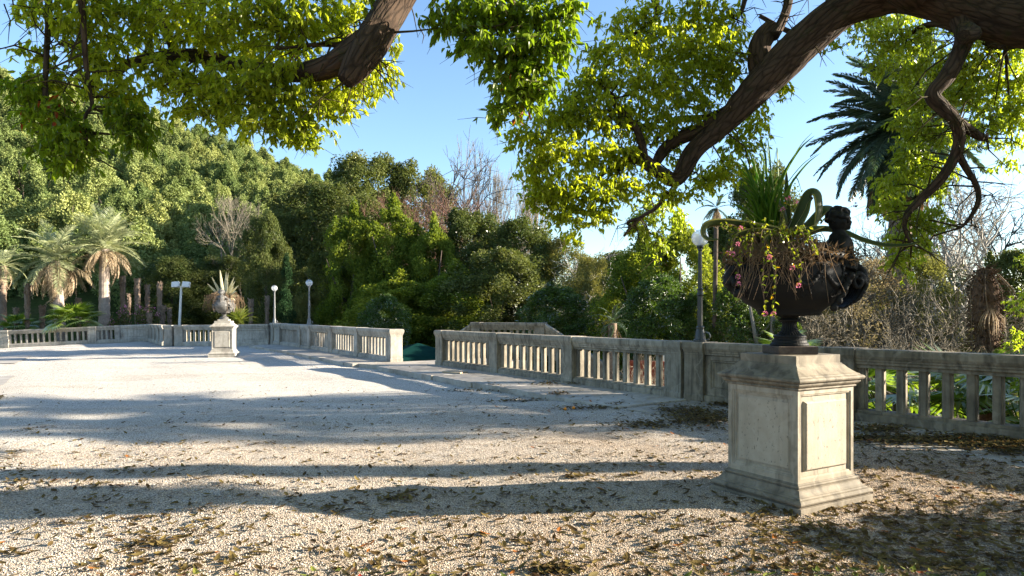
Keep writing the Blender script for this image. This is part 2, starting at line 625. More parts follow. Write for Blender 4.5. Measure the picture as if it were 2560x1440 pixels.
def hill_top(u):
    return np.interp(u, [-0.9, -0.75, -0.5, -0.36, -0.28, -0.22, -0.15, -0.05, 0.05], [0.43, 0.378, 0.305, 0.255, 0.22, 0.195, 0.165, 0.07, 0.02])


def garden_z(X, Y):
    X = np.asarray(X, dtype=float)
    Y = np.asarray(Y, dtype=float)
    base = -2.4 + 1.7 * sstep(-12, -20, X)
    u = X / np.maximum(Y, 8.0)
    h = hill_top(u) * 150 - 7.5
    f = np.clip((Y - 58) / 92.0, 0, None)
    f = np.where(f < 1, f ** 1.05, 1 - 0.25 * (f - 1))
    f = np.clip(f, 0, 1)
    return base + np.where(f > 0, h * f, 0)


def gz(X, Y):
    return float(garden_z(X, Y))


# gravel sheet of the terrace, bounded by the balustrade
A0 = Vector((-2.0, 20.1, 0)); DA = Vector((0.548, -0.836, 0)).normalized()
B0 = A0 + DA * 9.5; DB = Vector((0.609, -0.793, 0)).normalized()
L0 = Vector((-3.72, 21.5, 0)); DL = Vector((-0.53, 0.848, 0)).normalized()
PC = L0 + DL * 16.0
Q0 = Vector((-18.5, 36.5, 0)); DF = (Q0 - PC).normalized()
S0 = Vector((-23.6, 44.6, 0)); DR = (S0 - Q0).normalized()
DS = Vector((-0.9926, -0.121, 0)).normalized()
EDGE = [(B0 + DB * 22), B0, A0, L0, PC, Q0, S0]
ey = [p.y for p in EDGE]; ex = [p.x for p in EDGE]


def gravel_mat():
    m, t, o = node_mat('pale_gravel')
    g = N(t)
    ge = g.new('ShaderNodeNewGeometry')
    pos = ge.outputs['Position']
    v1 = g.voro(g.mix(0.012, pos, g.noise(pos, 60.0, 2).outputs['Color']), 78.0)
    v2 = g.voro(pos, 33.0)
    n1 = g.noise(pos, 0.35, 5, 0.6)
    n2 = g.noise(pos, 3.0, 6, 0.7)
    n3 = g.noise(pos, 22.0, 4, 0.7)
    peb = g.ramp(v1.outputs['Color'], [(0.0, (0.34, 0.28, 0.21)), (0.35, (0.66, 0.61, 0.53)), (0.75, (0.78, 0.74, 0.67)), (1.0, (0.86, 0.83, 0.77))])
    gap = g.ramp(v1.outputs['Distance'], [(0.34, 1.0), (0.80, 0.22)])  # shade in the gaps between pebbles put into the colour
    c = g.mix(1.0, peb, gap, 'MULTIPLY')
    sp = g.ramp(v2.outputs['Color'], [(0.0, 1.0), (0.07, 1.0), (0.09, 0.0)])
    c = g.mix(g.math('MULTIPLY', sp, 0.45), c, (0.20, 0.14, 0.09))
    # leaf dust: browner where the litter gathers (towards the tree), pale on the open court
    sx = g.new('ShaderNodeSeparateXYZ')
    g.link(pos, sx.inputs[0])
    far = g.math('MULTIPLY_ADD', sx.outputs['Y'], -0.085)
    far.node.inputs[2].default_value = 1.2
    lf = g.math('MULTIPLY_ADD', sx.outputs['X'], 0.07)
    lf.node.inputs[2].default_value = 0.0
    d = g.math('ADD', far, lf)
    d = g.math('ADD', d, g.math('MULTIPLY', g.math('SUBTRACT', n1.outputs['Fac'], 0.5), 1.2))
    d = g.math('ADD', d, g.math('MULTIPLY', g.math('SUBTRACT', n2.outputs['Fac'], 0.5), 0.9))
    dust = g.ramp(d, [(0.0, 0.0), (1.0, 0.95)])
    c = g.mix(dust, c, g.mix(1.0, c, (0.55, 0.425, 0.315), 'MULTIPLY'))
    # trodden, slightly damp tracks crossing the court
    tk = g.noise(g.scale(pos, (0.16, 0.55, 1.0)), 1.0, 4, 0.6, 0.8)
    c = g.mix(g.ramp(tk.outputs['Fac'], [(0.50, 0.0), (0.66, 0.5)]), c, g.mix(1.0, c, (0.76, 0.71, 0.64), 'MULTIPLY'))
    b = g.new('ShaderNodeBsdfPrincipled')
    b.inputs['Roughness'].default_value = 0.95
    b.inputs['Specular IOR Level'].default_value = 0.1
    g.link(c, b.inputs['Base Color'])
    inv = g.math('SUBTRACT', 1.0, v1.outputs['Distance'])
    nb = g.bump(n2.outputs['Fac'], 0.35, 0.03)
    nb = g.bump(n3.outputs['Fac'], 0.5, 0.012, nb)
    nb = g.bump(inv, 1.0, 0.012, nb)
    g.link(nb, b.inputs['Normal'])
    g.link(b.outputs[0], o.inputs['Surface'])
    return m


M['gravel'] = gravel_mat()


def make_gravel():
    ys = np.concatenate([np.linspace(-5, 3, 17)[:-1], np.arange(3, 9, 0.06), np.arange(9, 20, 0.16), np.linspace(20, 44.6, 70)])
    s = np.linspace(0, 1, 150) ** 1.35
    rows = []
    for y in ys:
        xr = np.interp(y, ey, ex) + 0.02
        rows.append(np.stack([xr + (-60 - xr) * s, np.full_like(s, y)], 1))
    XY = np.array(rows)
    Z = gravel_z(XY[..., 0], XY[..., 1])
    jit = np.array([[mnoise.noise(Vector((x * 2.6, y * 2.6, 0))) + 0.6 * mnoise.noise(Vector((x * 8, y * 8, 3))) for x, y in r] if r[0][1] < 12 else [0] * len(r) for r in XY])
    Z = Z + 0.011 * jit
    nr, nc = Z.shape
    V = np.concatenate([XY, Z[..., None]], 2).reshape(-1, 3)
    i = np.arange(nr * nc).reshape(nr, nc)
    Q = np.stack([i[:-1, :-1], i[1:, :-1], i[1:, 1:], i[:-1, 1:]], -1).reshape(-1, 4)[:, ::-1]
    Q = Q[:, ::-1]
    me = np_mesh('gravel_court', V, Q, M['gravel'], smooth=True)
    o = tag(obj('gravel_court', me), 'pale gravel surface of the terrace court', None, None, 'structure')
    return o


make_gravel()


def gravel_stones():
    """the loose stones of the gravel where the picture is near enough to show them"""
    rg = np.random.default_rng(404)
    n = 190000
    y = 3.65 + 4.6 * rg.random(n) ** 1.15
    x = (rg.random(n) * 1.62 - .80) * y
    ok = x < np.interp(y, ey, ex) - .25
    e = np.stack([x - 2.353, y - 5.79], 1)
    c_, s_ = math.cos(R(32)), math.sin(R(32))
    ok &= ~((np.abs(e[:, 0] * c_ + e[:, 1] * s_) < .458) & (np.abs(-e[:, 0] * s_ + e[:, 1] * c_) < .458))
    x, y = x[ok], y[ok]
    n = len(x)
    jit = np.array([mnoise.noise(Vector((a * 2.6, b * 2.6, 0))) + 0.6 * mnoise.noise(Vector((a * 8, b * 8, 3))) for a, b in zip(x, y)])
    z = gravel_z(x, y) + .011 * jit + .0015
    r = .0036 * np.exp(rg.normal(0, .30, n))
    o8 = np.array([[1, 0, 0], [0, 1, 0], [-1, 0, 0], [0, -1, 0], [0, 0, 1], [0, 0, -1]], dtype=float)
    V = o8[None] * rg.uniform(.7, 1.35, (n, 6, 1)) * r[:, None, None]
    V += rg.normal(0, .16, (n, 6, 3)) * r[:, None, None]
    a = rg.uniform(0, 6.28, n)
    ca, sa = np.cos(a)[:, None], np.sin(a)[:, None]
    V = np.stack([V[..., 0] * ca - V[..., 1] * sa, V[..., 0] * sa + V[..., 1] * ca, V[..., 2] * .8], -1)
    V += np.stack([x, y, z], 1)[:, None]
    t8 = np.array([[0, 1, 4], [1, 2, 4], [2, 3, 4], [3, 0, 4], [1, 0, 5], [2, 1, 5], [3, 2, 5], [0, 3, 5]])
    T = (t8[None] + 6 * np.arange(n)[:, None, None]).reshape(-1, 3)
    tone = np.repeat(rg.random(n), 8)
    m, t, o = node_mat('loose_stone')
    g = N(t)
    at = g.new('ShaderNodeAttribute', attribute_name='tone')
    ge = g.new('ShaderNodeNewGeometry')
    c = g.ramp(at.outputs['Fac'], [(0.0, (0.20, 0.145, 0.10)), (0.10, (0.33, 0.26, 0.195)), (0.4, (0.44, 0.37, 0.295)), (0.8, (0.52, 0.45, 0.375)), (1.0, (0.63, 0.57, 0.50))])
    b = g.new('ShaderNodeBsdfDiffuse')
    g.link(c, b.inputs['Color'])
    g.link(b.outputs[0], o.inputs['Surface'])
    me = np_mesh('gravel_stones', V.reshape(-1, 3), T, m, tone, None, True)
    tag(obj('gravel_stones', me), 'loose pale stones of the gravel near the camera', None, None, 'stuff')


gravel_stones()

# retaining wall under the terrace edge
mb = MB()
for i in range(len(EDGE) - 1):
    p, q = EDGE[i], EDGE[i + 1]
    d = (q - p).normalized()
    nrm = Vector((d.y, -d.x, 0))
    a, b = p + nrm * 0.10, q + nrm * 0.10
    c, e = p + nrm * 0.26, q + nrm * 0.26
    za, zb = float(slope_z(p.x)) - 0.004, float(slope_z(q.x)) - 0.004
    mb.rings([[(a.x, a.y, -3.2), (c.x, c.y, -3.2), (c.x, c.y, za), (a.x, a.y, za)], [(b.x, b.y, -3.2), (e.x, e.y, -3.2), (e.x, e.y, zb), (b.x, b.y, zb)]])
tag(mb.build('retaining_wall', M['stone']), 'stone retaining wall below the terrace edge', None, None, 'structure')

# garden ground and hill: one sheet to the horizon
gx = np.sinh(np.linspace(-4.2, 4.2, 150)) * 50
gy = np.concatenate([-np.sinh(np.linspace(3.5, 0.2, 14)) * 60, np.linspace(-10, 170, 120), 170 + np.sinh(np.linspace(0.1, 3.4, 16)) * 100])
GX, GY = np.meshgrid(gx, gy)
GZ = garden_z(GX, GY)
V = np.stack([GX, GY, GZ], -1).reshape(-1, 3)
i = np.arange(GX.size).reshape(GX.shape)
Q = np.stack([i[:-1, :-1], i[:-1, 1:], i[1:, 1:], i[1:, :-1]], -1).reshape(-1, 4)


def garden_mat():
    m, t, o = node_mat('garden_earth')
    g = N(t)
    ge = g.new('ShaderNodeNewGeometry')
    n1 = g.noise(ge.outputs['Position'], 0.22, 6, 0.65)
    n2 = g.noise(ge.outputs['Position'], 3.0, 5, 0.7)
    c = g.ramp(n1.outputs['Fac'], [(0.35, (0.035, 0.05, 0.014)), (0.55, (0.055, 0.07, 0.02)), (0.75, (0.075, 0.055, 0.032))])
    c = g.mix(g.ramp(n2.outputs['Fac'], [(0.4, 0.0), (0.7, 0.7)]), c, (0.025, 0.03, 0.012))
    b = g.new('ShaderNodeBsdfDiffuse')
    g.link(c, b.inputs['Color'])
    g.link(g.bump(n2.outputs['Fac'], 0.8, 0.15), b.inputs['Normal'])
    g.link(b.outputs[0], o.inputs['Surface'])
    return m


M['garden'] = garden_mat()
tag(obj('garden_ground', np_mesh('garden_ground', V, Q, M['garden'], smooth=True)), 'dark planted garden ground and wooded hill slope', None, None, 'structure')

# grey worn patches of the court at its left edge
M['worn'] = plain('worn_grey_sand', (0.30, 0.275, 0.24), 0.95, 0, 2.5, (0.40, 0.37, 0.33), 0.01, 0.1)


def patch(name, pts, label):
    mb = MB()
    pts = [Vector((XA(px, y), y, 0)) for px, y in pts]
    cx = sum((p for p in pts), Vector()) / len(pts)
    ring = []
    for i in range(len(pts)):
        p, q = pts[i], pts[(i + 1) % len(pts)]
        for k in range(8):
            w = p.lerp(q, k / 8)
            w += (w - cx) * 0.03 * mnoise.noise(w * 1.3)
            ring.append(w)
    rr = []
    for s in (1.0, 0.75, 0.5, 0.25, 0.05):
        rr.append([(cx.x + (w.x - cx.x) * s, cx.y + (w.y - cx.y) * s, float(gravel_z(cx.x + (w.x - cx.x) * s, cx.y + (w.y - cx.y) * s)) + 0.022) for w in ring])
    mb.rings(rr, False, True)
    return tag(mb.build(name, M['worn'], smooth=True), label, None, None, 'structure')


patch('path', [(-260, 28.6), (78, 28.6), (60, 25.6), (40, 23.6), (-300, 23.2)], 'worn grey sandy path entering the court at its left edge')
patch('path', [(-200, 18.6), (40, 18.4), (22, 17.2), (8, 15.6), (-260, 15.2)], 'second worn grey sandy strip nearer the camera at the left edge')

# ------------------------------------------------------------------ pavement along the balustrade
def pave(origin, d, t0, t1, n_side, width, label, kerb0=0.09, step=1.05, ends=True):
    """slabs lying between the balustrade and the gravel; n_side = unit vector towards the gravel"""
    root = empty('pavement', origin, 0)
    root['kind'] = 'structure'
    root['label'] = label
    rng = random.Random(int(origin.x * 100) + 5)
    t = t0
    while t < t1 - 0.2:
        L = min(step * rng.uniform(0.75, 1.3), t1 - t)
        if t1 - (t + L) < 0.35: L = t1 - t
        j = rng.uniform(0.004, 0.010)
        dz = rng.uniform(-0.006, 0.004)
        w = width * rng.uniform(0.985, 1.01)
        a = d * (t + j)
        b = d * (t + L - j)
        sk = d * (0.25 * rng.uniform(0.8, 1.2))
        pts = [a + n_side * 0.02, b + n_side * 0.02, b + n_side * w, a + n_side * w]
        zc = [float(slope_z(origin.x + p.x)) + dz for p in pts]
        mb = MB()
        mb.rings([[(p.x, p.y, z - 0.16) for p, z in zip(pts, zc)], [(p.x, p.y, z) for p, z in zip(pts, zc)]])
        o = mb.build('slab', M['slab'], root)
        bevel(o, 0.008, 1)
        t += L
    return root


M['slab'] = stone_mat('paving_slab', (0.36, 0.325, 0.275), (0.22, 0.19, 0.15), (0.43, 0.395, 0.345), 0, 0.0)
NA = Vector((-DA.y, DA.x, 0)); NA = NA if NA.x < 0 else -NA
NB = Vector((-DB.y, DB.x, 0)); NB = NB if NB.x < 0 else -NB
NL = Vector((-DL.y, DL.x, 0)); NL = NL if NL.x < 0 else -NL
pave(A0, DA, -0.55, 9.55, NA, 1.85, 'grey stone pavement with leaf litter below the right balustrade')
pave(B0, DB, 0.12, 12.0, NB, 1.8, 'grey stone pavement under dead leaves behind the near pedestal')
pave(L0, DL, -0.25, 15.0, NL, 1.45, 'sunlit stone pavement with a low kerb below the left balustrade')
# landing of the stair, in the gap
mid = (A0 + L0) / 2
mb = MB()
out = (NA * -1)
for k, (s0, s1) in enumerate(((-1.3, -0.2), (-0.19, 0.9), (0.91, 2.0), (2.01, 3.1))):
    pa, pb = A0 + Vector((-0.1, 0.1, 0)), L0 + Vector((0.1, -0.1, 0))
    q = [pa + out * s0, pb + out * s0, pb + out * s1, pa + out * s1]
    mb.rings([[(p.x, p.y, -0.3) for p in reversed(q)], [(p.x, p.y, -0.002) for p in reversed(q)]])
tag(mb.build('stair_landing', M['slab']), 'stone floor of the stair landing in the gap between the balustrades', None, None, 'structure')

# ------------------------------------------------------------------ balustrades
COPING = [(-.15, .80), (.15, .80), (.15, .83), (.165, .845), (.165, .865), (.18, .885), (.195, .92), (.195, .985), (.18, 1.012), (-.18, 1.012), (-.195, .985), (-.195, .92), (-.18, .885), (-.165, .865), (-.165, .845), (-.15, .83)]
BOTTOM = [(-.17, -.1), (.17, -.1), (.17, .09), (.155, .105), (.115, .115), (.115, .15), (-.115, .15), (-.115, .115), (-.155, .105), (-.17, .09)]
TOP = [(-.115, .745), (.115, .745), (.115, .78), (.13, .80), (-.13, .80), (-.115, .78)]
MESH = {}


def mesh_once(key, fn):
    if key not in MESH: MESH[key] = fn()
    return MESH[key]


def baluster_mesh(mat):
    mb = MB()
    hx, hy = 0.061, 0.054
    prof = [(-hx + .022, -hy), (hx - .022, -hy), (hx - .018, -hy + .018), (hx, -hy + .026), (hx, hy - .026), (hx - .018, hy - .018), (hx - .022, hy), (-hx + .022, hy), (-hx + .018, hy - .018), (-hx, hy - .026), (-hx, -hy + .026), (-hx + .018, -hy + .018)]
    mb.rings([[(x, y, .15) for x, y in prof], [(x, y, .745) for x, y in prof]])
    return mb.mesh('baluster', mat)


def post_mesh(w, mat, dep=0.185, top=1.02):
    hx = w / 2
    pr = [(.012, -.1), (.012, .10), (0.0, .115), (0, .79), (.006, .80), (.006, .83), (.020, .85), (.020, .865), (.034, .885), (.048, .925), (.048, .99), (.032, top)]
    mb = MB()
    mb.rings([[(-hx - e * .5, -dep - e, z), (hx + e * .5, -dep - e, z), (hx + e * .5, dep + e, z), (-hx - e * .5, dep + e, z)] for e, z in pr])
    return mb.mesh('post', mat)


def panel_block(w, mat):
    """solid bay: a slab with a recessed, framed field on both faces"""
    mb = MB()
    h0, h1 = 0.15, 0.79
    st = [(0.0, .115), (.10, .115), (.115, .095), (.135, .095), (.15, .108), (.17, .088), (.18, .088)]
    for sgn in (-1, 1):
        rr = []
        for ins, dep in st:
            q = [(-w / 2 + ins, h0 + ins * .7), (w / 2 - ins, h0 + ins * .7), (w / 2 - ins, h1 - ins * .7), (-w / 2 + ins, h1 - ins * .7)]
            if sgn > 0: q = q[::-1]
            rr.append([(x, sgn * dep, z) for x, z in q])
        mb.rings(rr, False, True)
    mb.box((0, 0, (h0 + h1) / 2), (w - .002, .16, h1 - h0))
    return mb.mesh('panel', mat)


class Run:
    """one straight stretch of balustrade under a parent Empty"""

    def __init__(self, root, origin, d, mat, key, pitch=0.0, z0=0.0):
        self.root, self.o, self.d, self.mat, self.key, self.pitch, self.z0 = root, Vector(origin), d, mat, key, pitch, z0
        self.ang = math.atan2(d.y, d.x)

    def put(self, name, me, t):
        p = self.o + self.d * t
        z = self.z0 - math.tan(self.pitch) * t
        o = obj(name, me, self.root, (p.x - self.root.location.x, p.y - self.root.location.y, z - self.root.location.z), (0, self.pitch, self.ang))
        return o

    def ext(self, name, prof, t0, t1):
        L = round(t1 - t0, 3)
        me = mesh_once((name, L, self.key), lambda: MB().extrude_x(prof, -L / 2, L / 2).mesh(name, self.mat))
        o = self.put(name, me, (t0 + t1) / 2)
        if name == 'coping': bevel(o, 0.004, 1, 20)
        return o

    def post(self, t, w=0.40, dep=0.185):
        o = self.put('post', mesh_once(('post', w, dep, self.key), lambda: post_mesh(w, self.mat, dep)), t)
        bevel(o, 0.006, 1, 25)

    def bay(self, t0, t1, n):
        self.ext('bottom_rail', BOTTOM, t0, t1)
        self.ext('top_rail', TOP, t0, t1)
        self.ext('coping', COPING, t0, t1)
        me = mesh_once(('bal', self.key), lambda: baluster_mesh(self.mat))
        sp = (t1 - t0) / n
        for k in range(n + 1):
            t = t0 + k * sp
            if k == 0: t += 0.04
            if k == n: t -= 0.04
            self.put('baluster', me, t)

    def solid(self, t0, t1):
        self.ext('bottom_rail', BOTTOM, t0, t1)
        self.ext('coping', COPING, t0, t1)
        L = round(t1 - t0, 3)
        self.put('panel', mesh_once(('panel', L, self.key), lambda: panel_block(L, self.mat)), (t0 + t1) / 2)


r1 = empty('balustrade', A0, 0, 'weathered stone balustrade with tall slots running behind the near pedestal to the right edge', 'balustrade')
ra = Run(r1, A0, DA, M['stone'], 'near')
for t in (0.0, 3.03, 6.08, 9.20): ra.post(t, 0.40)
ra.bay(0.2, 2.83, 9); ra.bay(3.23, 5.88, 9); ra.bay(6.28, 9.0, 9)
rb = Run(r1, B0, DB, M['stone_brown'], 'shade')  # run key only; the stone itself is browner by weathering
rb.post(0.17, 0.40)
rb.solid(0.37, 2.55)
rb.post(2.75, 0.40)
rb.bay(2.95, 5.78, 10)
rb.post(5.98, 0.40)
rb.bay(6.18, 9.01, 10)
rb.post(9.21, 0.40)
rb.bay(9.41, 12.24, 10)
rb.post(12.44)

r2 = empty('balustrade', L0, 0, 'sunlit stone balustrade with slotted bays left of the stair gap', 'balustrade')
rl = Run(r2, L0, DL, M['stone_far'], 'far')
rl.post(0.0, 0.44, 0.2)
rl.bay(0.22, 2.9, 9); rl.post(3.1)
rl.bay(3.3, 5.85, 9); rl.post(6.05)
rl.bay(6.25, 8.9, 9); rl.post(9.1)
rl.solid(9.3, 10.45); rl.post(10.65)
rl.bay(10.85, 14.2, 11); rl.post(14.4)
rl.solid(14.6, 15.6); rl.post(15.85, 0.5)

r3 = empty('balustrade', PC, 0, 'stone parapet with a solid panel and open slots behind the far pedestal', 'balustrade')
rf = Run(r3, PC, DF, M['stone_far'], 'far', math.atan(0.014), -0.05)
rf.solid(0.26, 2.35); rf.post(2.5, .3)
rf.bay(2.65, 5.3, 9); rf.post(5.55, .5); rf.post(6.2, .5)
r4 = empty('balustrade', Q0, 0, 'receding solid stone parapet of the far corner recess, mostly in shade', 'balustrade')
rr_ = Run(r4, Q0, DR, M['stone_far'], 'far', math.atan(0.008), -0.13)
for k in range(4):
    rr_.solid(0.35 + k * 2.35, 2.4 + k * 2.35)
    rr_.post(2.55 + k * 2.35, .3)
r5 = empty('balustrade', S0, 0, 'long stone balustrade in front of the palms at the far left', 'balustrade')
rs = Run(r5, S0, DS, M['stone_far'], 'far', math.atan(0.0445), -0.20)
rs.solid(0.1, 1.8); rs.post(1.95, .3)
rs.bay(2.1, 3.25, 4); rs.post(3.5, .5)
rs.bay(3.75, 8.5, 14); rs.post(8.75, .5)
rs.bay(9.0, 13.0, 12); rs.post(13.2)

# parapet of the stair landing behind, with both flights going down
st0 = P(1183, 806, 26.0); st1 = P(1362, 806, 25.2)
ds = (Vector((st1.x, st1.y, 0)) - Vector((st0.x, st0.y, 0)))
Ls = ds.length
ds.normalize()
zt = st0.z - 1.012
r6 = empty('stair_parapet', (st0.x, st0.y, 0), 0, 'stone parapet of the garden stair with sloping copings, behind the slotted balustrade', 'parapet')
rp = Run(r6, (st0.x, st0.y, 0), ds, M['stone'], 'near', 0, zt)
rp.post(0.15, .35); rp.post(Ls - .15, .35)
rp.bay(0.33, Ls - .33, 9)
for o_, sgn in ((Vector((st0.x, st0.y, 0)), -1), (Vector((st1.x, st1.y, 0)), 1)):
    d_ = Vector((ds.x * sgn, ds.y * sgn, 0))
    for nm_, pf_, x0_ in (('coping', COPING, -.02), ('panel', [(-.11, .1), (.11, .1), (.11, .81), (-.11, .81)], .0), ('bottom_rail', BOTTOM, .01)):
        mb = MB()
        mb.rings([[(x0_, y, z) for y, z in pf_], [(4.6, y, z - 4.6 * .64) for y, z in pf_]])
        mb.build(nm_, M['stone'], r6, (o_.x - st0.x, o_.y - st0.y, zt), (0, 0, math.atan2(d_.y, d_.x)))
# white sunlit stair flight seen through the slots
wf = empty('stair_string', P(1655, 850, 17.5), 0, 'white sloping stair string seen through the balustrade slots', 'stair')
mb = MB()
d_ = Vector((0.92, -0.39, 0))
a_ = Vector((0, 0, 0))
for s, z in ((0, 0), ):
    e_ = d_ * 2.6
    n_ = Vector((0.39, 0.92, 0)) * 0.15
    mb.rings([[a_ - n_ + Vector((0, 0, -.5)), a_ + n_ + Vector((0, 0, -.5)), a_ + n_, a_ - n_], [e_ - n_ + Vector((0, 0, -1.75)), e_ + n_ + Vector((0, 0, -1.75)), e_ + n_ + Vector((0, 0, -1.25)), e_ - n_ + Vector((0, 0, -1.25))]])
mb.build('string', M['white_paint'], wf)
for k in range(8):
    mb = MB(); mb.box((0, 0, 0), (.34, 1.1, .16))
    q = d_ * (0.16 + k * .32) + Vector((0.39, 0.92, 0)) * 0.72
    mb.build('step', M['slab'], wf, (q.x, q.y, -0.45 - k * .155), (0, 0, math.atan2(d_.y, d_.x)))
# low terracotta wall in the garden behind the slots
mb = MB()
tw = P(1665, 900, 22)
mb.box((0, 0, 0), (3.4, .3, 2.2)); mb.box((0, 0, 1.15), (3.5, .4, .1))
tag(mb.build('garden_wall', M['terracotta'], None, (tw.x + .4, 22, -1.25), (0, 0, -0.5)), 'low terracotta red garden wall seen through the balustrade slots', 'wall')

# small things lying about
mb = MB(); mb.box((0, 0, 0), (0.52, 0.42, 0.035))
q = A0 + DA * 2.55 + NA * 1.02
tag(bevel(mb.build('tile', M['tile'], None, (q.x, q.y, 0.021), (0, 0.02, R(-30))), .006), 'loose tan square tile lying on the pavement by the stair gap', 'tile')
for k, (px, py) in enumerate(((1413, 1018), (1434, 1016))):
    y = EYE * F / (py - HZ)
    mb = MB(); mb.ball((0, 0, 0), .028, 10, 8, (1, 1, .9))
    mb.tone = .5
    mb.tube([(0, 0, .022), (.004, 0, .034)], [.004, .003], 5)
    x = XA(px, y)
    tag(mb.build('orange', M['orange'], None, (x, y, float(gravel_z(x, y)) + .024), smooth=True),
        ('small orange fruit on the gravel, nearer the stair gap', 'small orange fruit on the gravel, nearer the pedestal')[k], 'fruit', 'orange fruits on the gravel')

# ------------------------------------------------------------------ globe lamps
def glass_mat():
    m, t, o = node_mat('clear_globe_glass')
    g = N(t)
    tr = g.new('ShaderNodeBsdfTransparent')
    gl = g.new('ShaderNodeBsdfGlossy')
    gl.inputs['Roughness'].default_value = 0.06
    df = g.new('ShaderNodeBsdfTranslucent')
    df.inputs['Color'].default_value = (.9, .9, .9, 1)
    d2 = g.new('ShaderNodeBsdfDiffuse')
    d2.inputs['Color'].default_value = (.8, .8, .8, 1)
    lw = g.new('ShaderNodeLayerWeight')
    lw.inputs['Blend'].default_value = 0.35
    a = g.new('ShaderNodeMixShader'); a.inputs[0].default_value = .5
    g.link(df.outputs[0], a.inputs[1]); g.link(d2.outputs[0], a.inputs[2])
    m1 = g.new('ShaderNodeMixShader')
    ge = g.new('ShaderNodeTexCoord')
    sp = g.new('ShaderNodeSeparateXYZ')
    g.link(ge.outputs['Object'], sp.inputs[0])
    fr = g.ramp(g.math('MULTIPLY_ADD', sp.outputs['Z'], -3.0), [(0.0, 0.14), (0.40, 0.62)])
    g.link(fr, m1.inputs[0])
    g.link(tr.outputs[0], m1.inputs[1]); g.link(a.outputs[0], m1.inputs[2])
    m2 = g.new('ShaderNodeMixShader')
    g.link(g.math('MULTIPLY', lw.outputs['Facing'], .45), m2.inputs[0])
    g.link(m1.outputs[0], m2.inputs[1]); g.link(gl.outputs[0], m2.inputs[2])
    g.link(m2.outputs[0], o.inputs['Surface'])
    return m


M['globe'] = glass_mat()


def globe_lamp(loc, label, iron, loop_dir):
    r = empty('globe_lamp', loc, loop_dir, label, 'lamp', 'globe lamps on the balustrade')
    mb = MB()
    mb.lathe([(.115, 0), (.115, .03), (.10, .045), (.092, .10), (.078, .17), (.066, .22), (.070, .235), (.070, .26), (.055, .275)], 20)
    mb.build('base', iron, r, smooth=False)
    mb = MB()
    mb.tube([(.085, 0, .03), (.15, 0, .04), (.175, 0, .09), (.15, 0, .15), (.085, 0, .17)], .016, 7)
    mb.build('bracket', M['lamp_grey'], r, smooth=True)
    mb = MB()
    mb.lathe([(.048, .27), (.045, .80)], 24, flute=10, depth=.16)
    mb.lathe([(.046, .80), (.056, .82), (.056, .84), (.047, .86), (.047, .90), (.055, .92), (.046, .94)], 20)
    mb.lathe([(.041, .94), (.032, 1.60)], 24, flute=10, depth=.16)
    mb.build('pole', iron, r)
    mb = MB()
    mb.lathe([(.034, 1.59), (.042, 1.61), (.040, 1.63), (.055, 1.655), (.062, 1.665), (.062, 1.69), (.03, 1.70)], 20)
    mb.build('collar', iron, r)
    mb = MB(); mb.ball((0, 0, 0), .148, 28, 20)
    mb.build('globe', M['globe'], r, (0, 0, 1.825), smooth=True)
    mb = MB(); mb.lathe([(.02, 1.69), (.02, 1.76), (.035, 1.79), (.038, 1.83), (.02, 1.87)], 12)
    mb.build('bulb', M['white_paint'], r, smooth=True)
    return r


p = B0 + DB * 0.17
globe_lamp((p.x, p.y, 1.02), 'dark globe lamp post on the balustrade beside the near flower urn', M['lamp_iron'], R(-20))
p = L0 + DL * 9.6
globe_lamp((p.x, p.y, 1.01), 'grey globe lamp post on the left balustrade, the taller one by the slotted bays', M['lamp_grey'], R(-10))
p = PC
globe_lamp((p.x, p.y, 0.98), 'grey globe lamp post at the balustrade corner beside the cypress', M['lamp_grey'], R(-10))

# floodlight pole
fp = P(446, 816, 47)
r = empty('floodlight', (fp.x, fp.y, -0.75), 0, 'white pole with two square floodlights behind the far balustrade', 'floodlight')
top = ZA(716, 47) + .75
mb = MB(); mb.tube([(0, 0, 0), (.20, 0, top)], [.10, .07], 10)
mb.build('pole', M['white_paint'], r)
mb = MB(); mb.box((.2, 0, top - .03), (1.2, .08, .08))
mb.build('crossbar', M['white_paint'], r)
for s in (-1, 1):
    mb = MB(); rot = Matrix.Rotation(R(-18), 3, 'X') @ Matrix.Rotation(s * R(5), 3, 'Y')
    mb.box((.2 + s * .36, -.05, top + .13), (.5, .22, .36), rot)
    mb.box((.2 + s * .36, -.17, top + .10), (.44, .02, .30), rot)
    bevel(mb.build('lamp_head', M['white_paint'], r), .015)

# green canvas canopy below the gap
cp = P(1045, 880, 25.0)
r = empty('canopy', (cp.x, cp.y, -2.4), R(20), 'dark green canvas canopy roof below the stair gap', 'canopy')
mb = MB()
w, d = 1.9, 1.6
zt, ze = 2.4 + ZA(858, 25), 2.4 + ZA(905, 25)
rg = []
for s, z in ((1, ze - .16), (1.0, ze), (.66, ze + (zt - ze) * .42), (.33, ze + (zt - ze) * .72), (.02, zt)):
    ring = []
    for i in range(24):
        a = 2 * math.pi * i / 24
        m_ = max(abs(math.cos(a)), abs(math.sin(a)))
        ring.append((s * w * math.cos(a) / m_, s * d * math.sin(a) / m_, z + .02 * math.sin(9 * a) * s))
    rg.append(ring)
mb.rings(rg, False, True)
mb.build('canvas_top', M['tarp'], r, smooth=False)
for sx in (-1, 1):
    for sy in (-1, 1):
        mb = MB(); mb.tube([(sx * w * .95, sy * d * .95, 0), (sx * w * .95, sy * d * .95, ze)], .03, 6)
        mb.build('leg', M['lamp_iron'], r)

